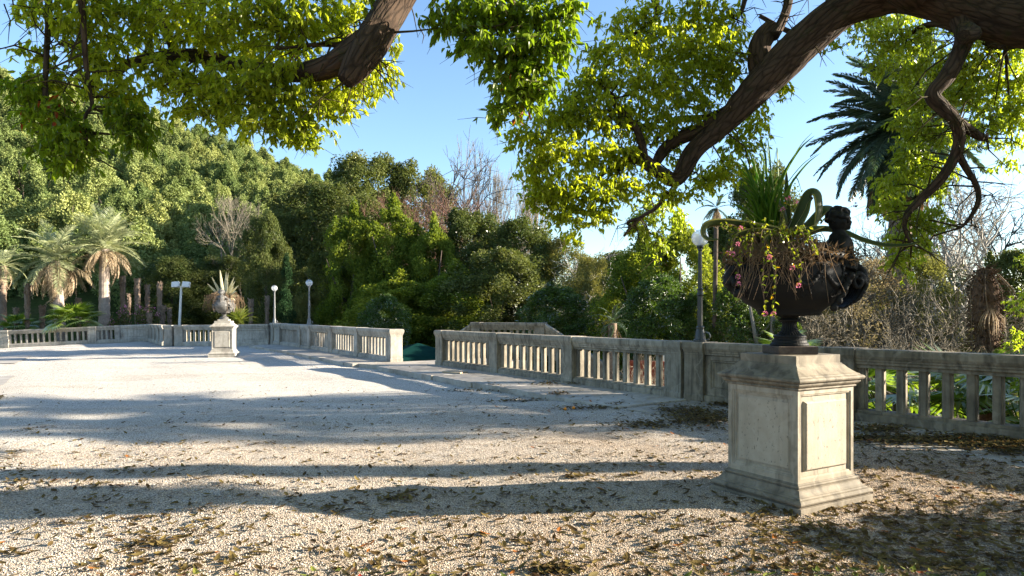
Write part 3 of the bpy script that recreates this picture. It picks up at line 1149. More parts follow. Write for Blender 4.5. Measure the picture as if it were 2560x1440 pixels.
# ------------------------------------------------------------------ pedestals
def ring_panel(w, h, steps, mat, name='panel'):
    """face plate in the local xz plane looking along -y: steps = [(inset, out)]"""
    mb = MB()
    rr = []
    for ins, out in steps:
        rr.append([(-w / 2 + ins, -out, ins), (w / 2 - ins, -out, ins), (w / 2 - ins, -out, h - ins), (-w / 2 + ins, -out, h - ins)])
    mb.rings(rr, False, True)
    return mb.mesh(name, mat)


BASE_PROF = [(.43, -.10), (.455, -.10), (.455, .040), (.428, .044), (.440, .050), (.452, .060), (.457, .072), (.454, .084), (.444, .094), (.424, .100), (.424, .106), (.412, .112), (.400, .124), (.391, .138), (.386, .152), (.386, .158), (.366, .162), (.374, .168), (.378, .177), (.374, .187), (.358, .191), (.358, .196), (.350, .199)]
CAP_PROF = [(.350, .925), (.366, .930), (.368, .940), (.358, .944), (.376, .954), (.388, .966), (.392, .978), (.384, .981), (.402, .986), (.412, .994), (.417, 1.006), (.413, 1.018), (.400, 1.025), (.388, 1.028), (.388, 1.034), (.368, 1.044), (.345, 1.062), (.322, 1.082), (.306, 1.100), (.300, 1.108), (.292, 1.110), (.292, 1.118), (.280, 1.122), (.280, 1.19)]
PED_H = 1.19


def pedestal(loc, rotz, label, mat, pmat, grp='urn pedestals', mat2=None):
    r = empty('pedestal', loc, rotz, label, 'pedestal', grp)
    mb = MB(); mb.loft(BASE_PROF)
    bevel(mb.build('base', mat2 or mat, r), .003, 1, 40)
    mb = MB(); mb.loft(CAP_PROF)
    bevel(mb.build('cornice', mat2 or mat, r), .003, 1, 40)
    mb = MB(); mb.loft([(.322, .19), (.322, .94)])
    mb.build('shaft', mat, r)
    w, h = .70, .728
    framed = [(0.0, .028), (.042, .028), (.046, .022), (.056, .020), (.060, .014), (.074, .012), (.078, .004), (.094, .006), (.100, .010), (.104, .010)]
    raised = [(0.0, .028), (.032, .028), (.036, .022), (.046, .020), (.050, .008), (.086, .008), (.089, .016), (.096, .024), (.106, .029), (.12, .031)]
    fm = ring_panel(w, h, framed, mat, 'panel_frame')
    rm = ring_panel(w, h, raised, mat, 'panel_frame')
    fp_ = ring_panel(w - .208, h - .208, [(0, 0), (0, .0115), (.004, .0125)], pmat, 'panel')
    rp_ = ring_panel(w - .20, h - .20, [(0, 0), (0, .0305), (.006, .033)], pmat, 'panel')
    for k in range(4):
        a = k * math.pi / 2
        me, pm = ((rm, rp_) if k % 2 == 0 else (fm, fp_))
        off = .322
        nx, ny = math.sin(a), -math.cos(a)
        o = obj('panel_frame', me, r, (nx * off, ny * off, .197), (0, 0, a))
        e = .10 if k % 2 == 0 else .104
        q = obj('panel', pm, o, (0, 0, e))
    return r


PED1 = Vector((2.353, 5.79, -0.012))
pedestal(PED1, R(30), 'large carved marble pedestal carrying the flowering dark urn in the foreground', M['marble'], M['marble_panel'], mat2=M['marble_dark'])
PED2 = Vector((-11.05, 26.2, float(slope_z(-11.05)) - .06))
p2 = pedestal(PED2, R(12), 'far pale marble pedestal with an agave urn standing before the distant parapet', M['stone_far'], M['stone_far'])
p2.scale = (1.06, 1.06, 1.10)


# ------------------------------------------------------------------ urns
def remesh(o, vox=.009, smooth=2):
    m = o.modifiers.new('remesh', 'REMESH')
    m.mode = 'VOXEL'
    m.voxel_size = vox
    m.use_smooth_shade = True
    s = o.modifiers.new('smooth', 'SMOOTH')
    s.iterations = smooth
    s.factor = .5
    return o


def chain(mb, pts, rad, n=8):
    p, r = smooth_path(pts, rad, 4)
    for a, q in zip(p, r): mb.ball(a, q, n, 6)


def urn(loc, rotz, label, mat, plate_mat, both):
    r = empty('urn', loc, rotz, label, 'urn', 'carved urns on the pedestals')
    mb = MB(); mb.loft([(.172, 0), (.178, .004), (.178, .062), (.172, .066)])
    mb.build('base_plate', plate_mat, r)
    mb = MB()
    mb.lathe([(.165, .066), (.168, .075), (.160, .088), (.150, .095), (.147, .112), (.134, .122), (.134, .134), (.142, .140), (.140, .152), (.125, .158)], 36)
    mb.build('foot', mat, r)
    mb = MB()
    mb.lathe([(.122, .156), (.098, .172), (.080, .192), (.068, .218), (.064, .245), (.068, .268)], 72, flute=24, depth=.13)
    mb.lathe([(.070, .266), (.092, .274), (.096, .284), (.088, .292), (.072, .298), (.080, .312), (.120, .322)], 36)
    mb.build('stem', mat, r)
    mb = MB()
    prof = [(.10, .318), (.27, .322), (.285, .332), (.285, .352), (.300, .358), (.305, .374), (.318, .380), (.335, .392), (.40, .425), (.46, .480), (.495, .54), (.505, .60), (.50, .66), (.485, .71), (.47, .75), (.475, .77), (.51, .785), (.535, .80), (.54, .82), (.53, .835), (.50, .838), (.47, .825), (.44, .79), (.43, .72)]
    mb.lathe(prof, 56, (0, 0, 0), 1.0, .66)
    o = mb.build('bowl', mat, r, smooth=True)
    mb = MB(); mb.lathe([(.02, .80), (.30, .79), (.45, .765)], 24, (0, 0, 0), 1, .66)
    mb.build('soil', M['soil'], r, smooth=True)
    # relief: swags, acanthus scrolls, fruit
    rg = random.Random(4)
    mb = MB()

    def surf(a, z, out=0.0):
        rad = np.interp(z, [q[1] for q in prof[6:15]], [q[0] for q in prof[6:15]]) + out
        return Vector((rad * math.cos(a), rad * .66 * math.sin(a), z))
    for k in range(10):
        a0 = 2 * math.pi * k / 10
        for s in range(13):
            u = s / 12
            a = a0 + u * .60
            z = .70 - .13 * math.sin(math.pi * u)
            mb.ball(surf(a, z, .004), .015 + .012 * math.sin(math.pi * u), 7, 5)
        for s in range(16):
            th = s * .5
            q = .055 * (1 - s / 18)
            mb.ball(surf(a0 + .30 + q * math.cos(th) * 2.0, .50 + q * math.sin(th), .003), .012 - .0004 * s, 6, 4)
        for s in range(5):
            mb.ball(surf(a0 - .02 + rg.uniform(-.03, .03), .70 - s * .035, .006), .016 - .002 * s, 6, 4)
        mb.ball(surf(a0, .725, .008), .022, 8, 6)
    for k in range(48):
        a = 2 * math.pi * k / 48
        mb.ball((.538 * math.cos(a), .355 * math.sin(a), .818), .017, 6, 4, (1, 1, .8))
    remesh(mb.build('relief', mat, r), .008, 1)
    # figures at the ends
    for sgn in (1, -1):
        if sgn < 0 and not both: break
        b = MB()
        chain(b, [(.47, 0, .70), (.455, 0, .80), (.44, 0, .885), (.425, 0, .935)], [.098, .092, .103, .085], 10)
        b.ball((.425, .075, .915), .062, 9, 7); b.ball((.425, -.075, .915), .062, 9, 7)
        chain(b, [(.42, 0, .95), (.42, 0, 1.02)], [.046, .042])
        b.ball((.428, 0, 1.092), .090, 14, 10, (.98, .90, 1.05))
        b.ball((.478, 0, 1.062), .052, 10, 8, (.9, 1, .9))
        b.ball((.487, .034, 1.065), .028, 8, 6); b.ball((.487, -.034, 1.065), .028, 8, 6)
        b.ball((.522, 0, 1.080), .015, 8, 6, (1.2, .9, 1)); b.ball((.505, 0, 1.036), .022, 8, 6)
        b.ball((.508, 0, 1.056), .012, 8, 6, (1, 1.7, .7)); b.ball((.500, 0, 1.108), .026, 8, 6, (.8, 2.0, .6))
        for s in (1, -1):
            b.ball((.428, s * .082, 1.08), .02, 8, 6, (1, .5, 1.3))
            chain(b, [(.42, s * .105, .915), (.36, s * .165, .85), (.33, s * .185, .80), (.27, s * .20, .835), (.21, s * .205, .86)], [.050, .044, .038, .034, .028])
            for f in range(4):
                chain(b, [(.21, s * (.188 + .011 * f), .862), (.18 + .004 * f, s * (.190 + .013 * f), .858), (.165, s * (.192 + .013 * f), .838)], [.010, .009, .008], 6)
            chain(b, [(.215, s * .186, .862), (.20, s * .165, .858)], [.011, .009], 6)
        po = b.build('putto', mat, r, (sgn * -.01, 0, -.04), (0, 0, 0 if sgn > 0 else math.pi))
        po.scale = (1.1, 1.1, 1.07)
        remesh(po, .0085, 2)
        h = MB()
        rgh = random.Random(3)
        for k in range(64):
            th = math.acos(rgh.uniform(-.25, 1)); a = rgh.uniform(0, 2 * math.pi)
            v = Vector((math.sin(th) * math.cos(a), math.sin(th) * math.sin(a), math.cos(th)))
            if v.x > .55 and v.z < .55: continue
            h.ball((.422 + v.x * .088, v.y * .082, 1.10 + v.z * .092), rgh.uniform(.018, .028), 7, 5)
        remesh(h.build('hair', mat, po), .008, 1)
        d = MB()
        # drapery folds that wrap the hips and run down to the bowl
        for k in range(9):
            y = -.12 + .03 * k
            x0 = .52 + .05 * math.cos(y * 9)
            chain(d, [(x0 - .03, y * .8, .75), (x0 + .025, y, .68), (x0 + .04, y * 1.05, .58), (x0 - .02, y * 1.0, .47), (x0 - .12, y * .8, .40)], [.018, .023, .024, .020, .012], 7)
        for k in range(4):
            z = .78 - k * .026
            chain(d, [(.40, -.13, z + .02), (.50, -.115, z), (.57, 0, z - .025), (.50, .115, z), (.40, .13, z + .02)], [.014, .019, .021, .019, .014], 7)
        for s in (1, -1):
            for k in range(20):
                th = k * .42
                q = .075 * (1 - k / 26)
                d.ball((.50 + q * math.cos(th) * .7, s * (.15 + .03 * k / 20), .60 + q * math.sin(th)), .026 - .0007 * k, 7, 5)
            for k in range(11):
                d.ball((.40 - .012 * k + rgh.uniform(-.015, .015), s * (.235 + rgh.uniform(-.015, .015)), .64 - .024 * k), rgh.uniform(.020, .034), 8, 6)
        remesh(d.build('drapery', mat, po), .008, 1)
    if not both:
        d = MB()
        for k in range(26):
            th = k * .38
            q = .13 * (1 - k / 32)
            d.ball((-.50 - q * math.cos(th) * .55, 0, .60 + q * math.sin(th)), .042 - .001 * k, 8, 6, (1, 1.8, 1))
        for k in range(14):
            d.ball((-.50 + random.uniform(-.05, .03), random.uniform(-.14, .14), .50 + .018 * k), .035, 8, 6)
        remesh(d.build('scroll_handle', mat, r), .009, 1)
    return r


U1 = Vector((PED1.x, PED1.y, PED1.z + PED_H + .001))
urn(U1, R(2), 'black bronze urn with a seated putto, on the near pedestal', M['bronze'], M['rust'], False).scale = (.93, .95, 1)
U2 = Vector((PED2.x, PED2.y, PED2.z + PED_H * 1.10 + .001))
u2 = urn(U2, R(-78), 'grey iron urn holding a pale agave, on the far pedestal', M['bronze_pale'], M['stone_far'], True)
u2.scale = (1.12, 1.12, .96)


# ------------------------------------------------------------------ agave blades
def blade_mesh(name, pts, wid, mat, side=None, edge=1.0, core=.1, mixa=.7, per=7, cup=.18):
    """thick pointed blade along pts; wid = full widths (m); yellow margins"""
    P_, W_ = smooth_path(pts, wid, per)
    mb = MB()
    n = len(P_)
    rings = []
    for i, p in enumerate(P_):
        t = (P_[min(i + 1, n - 1)] - P_[max(i - 1, 0)]).normalized()
        if side is None:
            yv = Vector((0.15, 1, 0.1))
            yv = (yv - t * yv.dot(t)).normalized()
            q = t.cross(yv)
            w = (q * mixa + yv * (1 - mixa * .55)).normalized()
        else:
            w = Vector(side)
            w = (w - t * w.dot(t)).normalized()
        nn = w.cross(t)
        h = max(W_[i] / 2, .0006)
        th = h * .16 + .0008
        rings.append([p - w * h, p - w * h * .72 + nn * (h * cup * .3 + th * .4), p + nn * (th * .3 - h * cup * .2), p + w * h * .72 + nn * (h * cup * .3 + th * .4), p + w * h, p + w * h * .72 - nn * th * .8, p - nn * th * 1.6, p - w * h * .72 - nn * th * .8])
    k = 8
    for r_ in rings: mb.v += [tuple(q) for q in r_]
    tones = [edge, core, core, edge, edge, core * 1.4, core * 1.4, edge]
    for i in range(n - 1):
        for j in range(k):
            j2 = (j + 1) % k
            mb.f.append((i * k + j, i * k + j2, (i + 1) * k + j2, (i + 1) * k + j))
            mb.t.append(tones[j])
    return mb.mesh(name, mat, True, True)


def pxpath(l):
    return [P(x, y, d) for x, y, d in l]


uz = U1.z + .80
ag = empty('agave_plant', (U1.x, U1.y, uz), 0, 'variegated agave with curling yellow-edged blades in the near urn', 'agave')
s_ = 5.8 / F
AG = [
    ([(1985, 588, 5.75), (1930, 574, 5.6), (1860, 562, 5.5), (1800, 556, 5.45), (1766, 562, 5.42), (1758, 582, 5.42), (1770, 597, 5.42), (1800, 598, 5.45)], [24, 26, 26, 24, 22, 19, 12, 2]),
    ([(1972, 592, 5.8), (1990, 555, 5.75), (2010, 508, 5.72), (2026, 484, 5.7), (2042, 488, 5.66), (2047, 520, 5.62), (2042, 550, 5.6), (2034, 572, 5.58)], [26, 28, 30, 32, 36, 34, 22, 2]),
    ([(1948, 590, 5.8), (1936, 545, 5.85), (1930, 512, 5.85), (1940, 501, 5.8), (1952, 515, 5.75), (1962, 540, 5.7), (1968, 560, 5.7)], [20, 22, 22, 22, 22, 16, 2]),
    ([(2005, 592, 5.9), (2050, 572, 5.95), (2110, 580, 5.98), (2160, 600, 5.95), (2215, 613, 5.9), (2270, 612, 5.8), (2302, 602, 5.75)], [22, 22, 20, 18, 15, 9, 1]),
    ([(1995, 590, 5.9), (2025, 560, 6.0), (2048, 535, 6.05), (2062, 523, 6.05), (2080, 522, 6.1), (2092, 535, 6.1)], [26, 28, 28, 28, 20, 3]),
    ([(1962, 592, 5.6), (1944, 596, 5.5), (1926, 594, 5.44), (1917, 602, 5.42), (1919, 620, 5.44), (1928, 624, 5.5)], [24, 28, 30, 30, 26, 10]),
    ([(1972, 585, 5.85), (1970, 530, 5.9), (1967, 480, 5.92), (1966, 420, 5.95)], [14, 18, 15, 1]),
    ([(1958, 590, 5.6), (1905, 578, 5.5), (1860, 582, 5.42), (1836, 598, 5.4), (1832, 625, 5.4), (1838, 648, 5.42)], [20, 22, 20, 18, 14, 2]),
    ([(1990, 590, 5.6), (2015, 578, 5.5), (2038, 570, 5.45), (2062, 566, 5.45)], [22, 22, 16, 1]),
    ([(1980, 590, 5.7), (2000, 560, 5.62), (2016, 530, 5.6), (2024, 505, 5.62), (2030, 500, 5.62)], [16, 17, 14, 8, 1]),
]
for l, w in AG:
    me = blade_mesh('blade', [q - ag.location for q in pxpath(l)], [x * s_ for x in w], M['agave'])
    obj('blade', me, ag)

# tall grass in the urn
gr = empty('grass_tuft', (U1.x - .1, U1.y, uz), 0, 'tall green grass blades rising from the near urn', 'grass')
rg = random.Random(21)
tips = [(1850, 400), (1872, 392), (1888, 372), (1908, 352), (1945, 435), (2036, 340), (2044, 372), (1832, 470), (1842, 430), (1862, 455), (1880, 430), (1896, 410), (1912, 405), (1925, 430), (1935, 380), (1818, 500), (1870, 500), (1890, 480), (1905, 465), (1920, 475), (1955, 470), (1990, 450), (1915, 345), (1860, 350)]
for k in range(74):
    tx, ty = tips[k % len(tips)] if k < 40 else (rg.uniform(1835, 1960), rg.uniform(430, 560))
    tx += rg.uniform(-9, 9); ty += rg.uniform(-12, 12)
    bx = rg.uniform(1895, 1950); by = rg.uniform(575, 600)
    dp = rg.uniform(5.6, 5.95)
    mx = bx + (tx - bx) * .35 + rg.uniform(-8, 8)
    my = by + (ty - by) * .55
    l = [(bx, by, 5.75), (mx, my, (5.75 + dp) / 2), (bx + (tx - bx) * .72, by + (ty - by) * .86, dp), (tx, ty, dp)]
    if rg.random() < .3: l.append((tx + (tx - mx) * .5, ty + rg.uniform(10, 60), dp - .05))
    w = [5, 6, 4.5] + [2.5] * (len(l) - 4) + [.4]
    w = [rg.uniform(.8, 1.5) * x * s_ for x in w[:len(l)]]
    a = rg.uniform(0, math.pi)
    me = blade_mesh('blade', [q - gr.location for q in pxpath(l)], w, M['grass'], side=(math.cos(a), math.sin(a) * .5, .1), edge=rg.uniform(.3, 1), core=rg.uniform(0, .8), per=4)
    obj('blade', me, gr)


# lantana with pink heads, trailing over the rim
def leafy_plant(root, stems, mat_leaf, mat_stem, leaf=.028, every=.03, seed=1, rad=.0035, hang=.3, name='stem', lname='foliage'):
    rg = np.random.default_rng(seed)
    mb = MB()
    pos, tipd = [], []
    for l in stems:
        pts, _ = smooth_path(l, [1] * len(l), 5)
        n = len(pts)
        mb.tube([p - root.location for p in pts], [rad * (1 - .65 * i / n) for i in range(n)], 4)
        acc = 0
        for i in range(1, n):
            seg = pts[i] - pts[i - 1]
            acc += seg.length
            while acc > every:
                acc -= every
                for _ in range(2):
                    d = Vector(rg.normal(size=3)) + seg.normalized() * .5 - Vector((0, 0, hang))
                    pos.append(pts[i] - root.location)
                    tipd.append(d)
    mb.build(name, mat_stem, root)
    if pos:
        pos = np.array(pos); tipd = np.array(tipd)
        n = len(pos)
        ln = leaf * rg.uniform(.6, 1.25, n)
        V, Q, k = leaves_np(pos, tipd, rnd_dir(n, rg) + np.array([0, 0, .8]), ln, ln * .62, .3, True)
        o = obj(lname, np_mesh(lname, V, Q, mat_leaf, np.repeat(rg.random(n), k)), root)


ln_ = empty('lantana', (U1.x - .1, U1.y - .2, uz), 0, 'trailing lantana with small pink flower heads over the rim of the near urn', 'flowering plant')
rg = random.Random(5)
FL = [(1844, 611, 5.3), (1832, 635, 5.32), (1924, 643, 5.25), (1981, 670, 5.28), (1996, 714, 5.28), (1913, 784, 5.28), (1934, 785, 5.27), (1845, 692, 5.3), (1970, 496, 5.6), (1989, 505, 5.6), (1822, 632, 5.3), (1846, 710, 5.32), (1957, 524, 5.6), (1851, 571, 5.35), (1786, 556, 5.45), (2138, 512, 5.9)]
stems = []
for x, y, d in FL:
    if y > 600:
        sx = 1900 + (x - 1900) * rg.uniform(.3, .7)
        stems.append(pxpath([(sx + rg.uniform(-20, 20), 590, 5.55), ((sx + x) / 2, min(585, y - 40) + rg.uniform(0, 25), 5.38), (x + rg.uniform(-8, 8), (y + 600) / 2, d + .02), (x, y, d)]))
    else:
        stems.append(pxpath([(1930 + (x - 1930) * .25, 596, 5.65), (1930 + (x - 1930) * .7, (y + 590) / 2 + rg.uniform(-10, 10), (5.65 + d) / 2), (x, y, d)]))
for k in range(44):
    x = rg.uniform(1800, 2050)
    up = rg.random() < .45
    y = rg.uniform(540, 605) if up else rg.uniform(605, 665)
    stems.append(pxpath([(1925 + (x - 1925) * .35, 597, 5.6), (1925 + (x - 1925) * .75, 585 + rg.uniform(-25, 8), 5.42), (x, y, rg.uniform(5.26, 5.5))]))
stems.append(pxpath([(1905, 600, 5.5), (1925, 640, 5.27), (1938, 700, 5.27), (1932, 740, 5.27), (1934, 785, 5.27)]))
leafy_plant(ln_, stems, M['lantana'], M['dry_twig'], .033, .058, 3, .0030, .2)
rgn = np.random.default_rng(8)
for x, y, d in FL:
    c = P(x, y, d) - ln_.location
    n = 22
    v = unit(rgn.normal(size=(n, 3)) + np.array([0, -.3, .5]))
    pos = np.array(c)[None] + v * .012
    V, Q, k = leaves_np(pos, v + rnd_dir(n, rgn) * .7, v, .0135, .011, .2, True)
    obj('flower_head', np_mesh('flower_head', V, Q, M['pink'], np.repeat(rgn.random(n), k)), ln_)

dr = empty('dead_plant', (U1.x - .1, U1.y - .2, uz), 0, 'tangle of dry brown stems hanging over the rim of the near urn', 'dead plant')
stems = []
for k in range(190):
    x0 = rg.uniform(1845, 2060)
    x1 = x0 + rg.uniform(-70, 70)
    yb = rg.choice([rg.uniform(620, 670), rg.uniform(650, 760)])
    yy = rg.uniform(600, 640)
    stems.append(pxpath([(1950 + (x0 - 1950) * .5, 603, 5.62), (x0, yy - rg.uniform(5, 25), rg.uniform(5.40, 5.46)), ((x0 + x1) / 2, (yy + yb) / 2, rg.uniform(5.33, 5.40)), (x1, yb, rg.uniform(5.32, 5.42))]))
mb = MB()
for l in stems:
    pts, _ = smooth_path(l, [1] * 4, 4)
    mb.tube([p - dr.location for p in pts], [.0034 * (1 - .6 * i / len(pts)) for i in range(len(pts))], 4)
o = mb.build('stem', M['dry_twig'], dr)
o['kind'] = 'stuff'
rgn = np.random.default_rng(12)
n = 2200
a = rgn.uniform(0, 2 * math.pi, n); q = np.sqrt(rgn.random(n)) * 1.12
pos = np.stack([U1.x + .5 * q * np.cos(a), U1.y + .33 * q * np.sin(a), U1.z + .82 + .14 * (1 - q) + rgn.uniform(-.07, .06, n)], 1) - np.array(dr.location)
V, Q, k = leaves_np(pos, rnd_dir(n, rgn), rnd_dir(n, rgn) + np.array([0, 0, .6]), rgn.uniform(.03, .08, n), rgn.uniform(.008, .022, n), .3)
o = obj('dead_leaves', np_mesh('dead_leaves', V, Q, M['frond_brown'], np.repeat(rgn.random(n), k)), dr)
o['kind'] = 'stuff'

# agave in the far urn
c2 = Vector((U2.x, U2.y, U2.z + .80))
a2 = empty('agave_plant', c2, 0, 'pale spiky agave fanning out of the far urn', 'agave')
rg = random.Random(9)
A2 = [(-1.0, .62), (-.62, .95), (-.42, 1.12), (-.22, 1.2), (-.05, 1.28), (.08, 1.2), (.22, 1.22), (.38, 1.1), (.5, 1.0), (.66, .9), (.95, .55), (1.15, .35), (-.3, .9), (.15, .95), (.55, .75), (.3, .85), (-.75, .55), (.8, .7)]
for a, ln in A2:
    yy = rg.uniform(-.5, .5)
    d = Vector((math.sin(a), yy * .5, math.cos(a))).normalized()
    e = d * ln * .92
    sag = Vector((0, 0, -.12 * abs(a)))
    pts = [(0, 0, 0), e * .35 + Vector((0, 0, .02)), e * .7 + sag * .3, e + sag]
    pts = [Vector(p) + Vector((math.sin(a) * .12, yy * .1, 0)) for p in pts]
    me = blade_mesh('blade', pts, [.10, .12, .085, .004], M['agave_pale'], side=(math.cos(a), .45 * rg.choice((-1, 1)), -math.sin(a)), edge=.95, core=rg.uniform(.3, .9), per=4)
    obj('blade', me, a2)
d2 = empty('dead_plant', c2, 0, 'dry brown stems drooping over the rim of the far urn', 'dead plant')
mb = MB()
for k in range(170):
    a = rg.uniform(0, 2 * math.pi)
    if rg.random() < .4: a = rg.gauss(math.pi, .5)
    q = rg.uniform(.45, .72)
    c_, s__ = math.cos(a), math.sin(a)
    mb.tube([(c_ * .1, s__ * .1, 0), (c_ * q * .6, s__ * q * .6, rg.uniform(.1, .35)), (c_ * q, s__ * q, rg.uniform(-.05, .2)), (c_ * q * 1.08 + rg.uniform(-.08, .08), s__ * q * 1.08, rg.uniform(-.5, 0))], [.006, .006, .005, .003], 3)
o = mb.build('stem', M['dry_twig'], d2)
o['kind'] = 'stuff'

# ------------------------------------------------------------------ crowns of the background trees
def crown_mesh(name, mat, seed, ncl, per, leaf, prof, zmin=.1, tall=1.2, crad=(.06, .12), inner=.45, up=.3, wr=.62, tips=0, asp=.6):
    """unit crown: height 1, leaves gathered in clumps through its volume"""
    rg = np.random.default_rng(seed)
    z = zmin + (1 - zmin) * rg.random(ncl)
    a = rg.uniform(0, 2 * math.pi, ncl)
    lob = 1 + .22 * np.sin(a * 3 + z * 7 + seed) + .12 * np.sin(a * 5 - z * 11)
    pr = np.array([prof(q) for q in z]) * lob * asp
    rr = pr * (inner + (1 - inner) * np.sqrt(rg.random(ncl)))
    c = np.stack([rr * np.cos(a), rr * np.sin(a), z], 1)
    cr = rg.uniform(crad[0], crad[1], ncl) * (.6 + .6 * pr / (pr.max() + 1e-6))
    ti = np.repeat(np.arange(ncl), per)
    n = len(ti)
    d = rnd_dir(n, rg)
    q = rg.random(n) ** .4
    st = np.array([1, 1, tall])
    pos = c[ti] + d * st * (cr[ti] * q)[:, None]
    if tips:      # upright leading shoots
        k = rg.choice(ncl, tips, replace=False)
        m = per
        for i in k:
            zz = rg.random(m)
            e = c[i] + np.stack([rg.normal(0, .020, m) * (1.15 - zz), rg.normal(0, .020, m) * (1.15 - zz), cr[i] * .5 + zz * rg.uniform(.04, .085)], 1)
            pos = np.concatenate([pos, e])
            d = np.concatenate([d, rnd_dir(m, rg)])
            ti = np.concatenate([ti, np.full(m, i)])
        n = len(pos)
    nor = unit(d * 1.15 + .6 * rnd_dir(n, rg) + np.array([0, 0, up * .7]))
    tip = rnd_dir(n, rg) + d * .5 + np.array([0, 0, .15])
    ln = leaf * rg.uniform(.6, 1.35, n)
    V, Q, k = leaves_np(pos, tip, nor, ln, ln * wr, .25)
    V = V / np.array([asp, asp, 1.0])
    ct = rg.random(ncl)
    tone = np.clip(.55 * ct[ti] + .45 * rg.random(n), 0, 1)
    return np_mesh(name, V, Q, mat, tone)


def p_round(z):
    return .5 * math.sqrt(max(0, 1 - ((z - .52) / .50) ** 2)) ** .8


def p_flame(z):
    return .5 * max(0, min(1, (1.02 - z) * 1.5)) ** .75 * (.55 + .45 * min(1, z * 3))


def p_multi(z):
    return .5 * math.sqrt(max(0, 1 - (max(0, z - .38) / .56) ** 2)) ** .95 * (.7 + .3 * min(1, z * 3))


def p_cone(z):
    return .5 * max(0, 1.02 - z) ** .7


def p_col(z):
    return .5 * min(1, (1.02 - z) * 2.2) ** .8 * (.8 + .2 * min(1, z * 6))


def p_shrub(z):
    return .5 * math.sqrt(max(0, 1 - (max(0, z - .35) / .67) ** 2)) * (.75 + .25 * min(1, z * 4))


def p_top(z):
    return .5 * math.sqrt(max(0, 1 - ((z - .70) / .33) ** 2))


def trunk_mesh(seed, h=.6, r=.022, n=4):
    rg = random.Random(seed)
    mb = MB()
    pts = [(0, 0, -.06)]
    x = y = 0
    for i in range(1, 6):
        x += rg.uniform(-.02, .02); y += rg.uniform(-.02, .02)
        pts.append((x, y, h * i / 5))
    mb.tube(pts, [r * (1.25 - .2 * i) for i in range(6)], 7)
    for k in range(n):
        i = rg.randint(2, 4)
        a = rg.uniform(0, 6.28); L = rg.uniform(.15, .32)
        b = Vector(pts[i])
        mb.tube([b, b + Vector((math.cos(a) * L * .5, math.sin(a) * L * .5, L * .45)), b + Vector((math.cos(a) * L * .85, math.sin(a) * L * .85, L * 1.1))], [r * .5, r * .34, r * .12], 5)
    return mb.mesh('trunk', M['trunk'], True)


CR = {}
for s in range(4):
    CR['hill', s] = crown_mesh('crown', M['hill_leaf'], 30 + s, 110, 150, .028, p_flame if s % 2 else p_multi, .05, 1.5, (.05, .10), .62, .4, .6, 46, .72)
    CR['hilltrunk', s] = trunk_mesh(s, .6, .02, 3)
for s in range(3):
    CR['laurel', s] = crown_mesh('crown', M['laurel'], 50 + s, 230, 230, .0145, p_multi, .02, 1.15, (.032, .062), .6, .3, .6, 30, .42)
    CR['oak', s] = crown_mesh('crown', M['oak'], 60 + s, 200, 230, .0165, p_round, .10, 1.1, (.042, .078), .6, .3, .6, 8, .55)
    CR['glossy', s] = crown_mesh('crown', M['glossy'], 70 + s, 170, 170, .020, p_shrub, .02, 1.1, (.035, .065), .5, .3, .5, 12, .45)
for s in range(2):
    CR['olive', s] = crown_mesh('crown', M['olive_leaf'], 80 + s, 150, 190, .015, p_shrub, .05, 1.2, (.04, .075), .45, .2, .5, 12, .5)
    CR['dry', s] = crown_mesh('crown', M['dry_leaf'], 85 + s, 190, 100, .013, p_shrub, .05, 1.2, (.04, .08), .3, .2, .6, 0, .45)
CR['cypress', 0] = crown_mesh('crown', M['cypress'], 90, 160, 120, .012, p_col, .0, 1.6, (.010, .022), .5, .6, .35, 0, .14)


def tree(kind, var, x, y, h, w, name, label, cat='tree', group=None, z=None, rz=None, trunk=True):
    z = gz(x, y) if z is None else z
    r = empty(name, (x, y, z), 0, label, cat, group)
    rg = random.Random(int(x * 37 + y * 11))
    a = rg.uniform(0, 6.28) if rz is None else rz
    if trunk:
        obj('trunk', CR['hilltrunk', var % 4], r, (0, 0, 0), (0, 0, a), (h * 1.0, h * 1.0, h))
    obj('crown', CR[kind, var], r, (0, 0, 0), (0, 0, a), (w, w, h))
    return r


def tp(kind, var, px, ytop, Y, wpx, name, label, cat='tree', group=None, trunk=True, zb=None, sink=0.0):
    x = XA(px, Y)
    z = gz(x, Y) if zb is None else zb
    h = ZA(ytop, Y) - z
    w = wpx / F * Y
    return tree(kind, var, x, Y, h, w, name, label, cat, group, z - sink, None, trunk)


# hillside wood: each crown a tree of its own
rg = random.Random(17)
cnt = 0
yy = 68.0
GRP = [('pale yellow green evergreen tree with pointed shoots in the wood covering the hillside', 'pointed pale trees of the hillside wood'),
       ('rounded green evergreen tree in the wood covering the hillside', 'rounded green trees of the hillside wood')]
while yy < 152:
    u = -.84 + rg.uniform(0, .05)
    while u < -.13:
        y = yy + rg.uniform(-2.2, 2.2)
        x = u * y
        k = rg.random()
        v = rg.randrange(4)
        h = rg.uniform(6.5, 9.8)
        w = rg.uniform(4.8, 7.0)
        lab, gp = GRP[0 if v % 2 else 1]
        if cnt < 298:
            row = 0 if y < 92 else (1 if y < 122 else 2)
            col = min(3, max(0, int((u + .84) / .17)))
            lab = '%s tree %s, %s' % (('pale pointed', 'rounded green')[v % 2 == 0], ('at the hill foot', 'halfway up the hill', 'on the hill skyline')[row],
                                                ('above the left edge of the parapet', 'above the two feather palms', 'above the floodlight pole', 'above the far agave urn')[col])
            tree('hill', v, x, y, h, w, 'hillside_tree', lab, 'tree', 'trees of the hillside wood: ' + lab, gz(x, y) - 1.0)
            cnt += 1
        u += rg.uniform(4.1, 5.3) / yy
    yy += 5.4

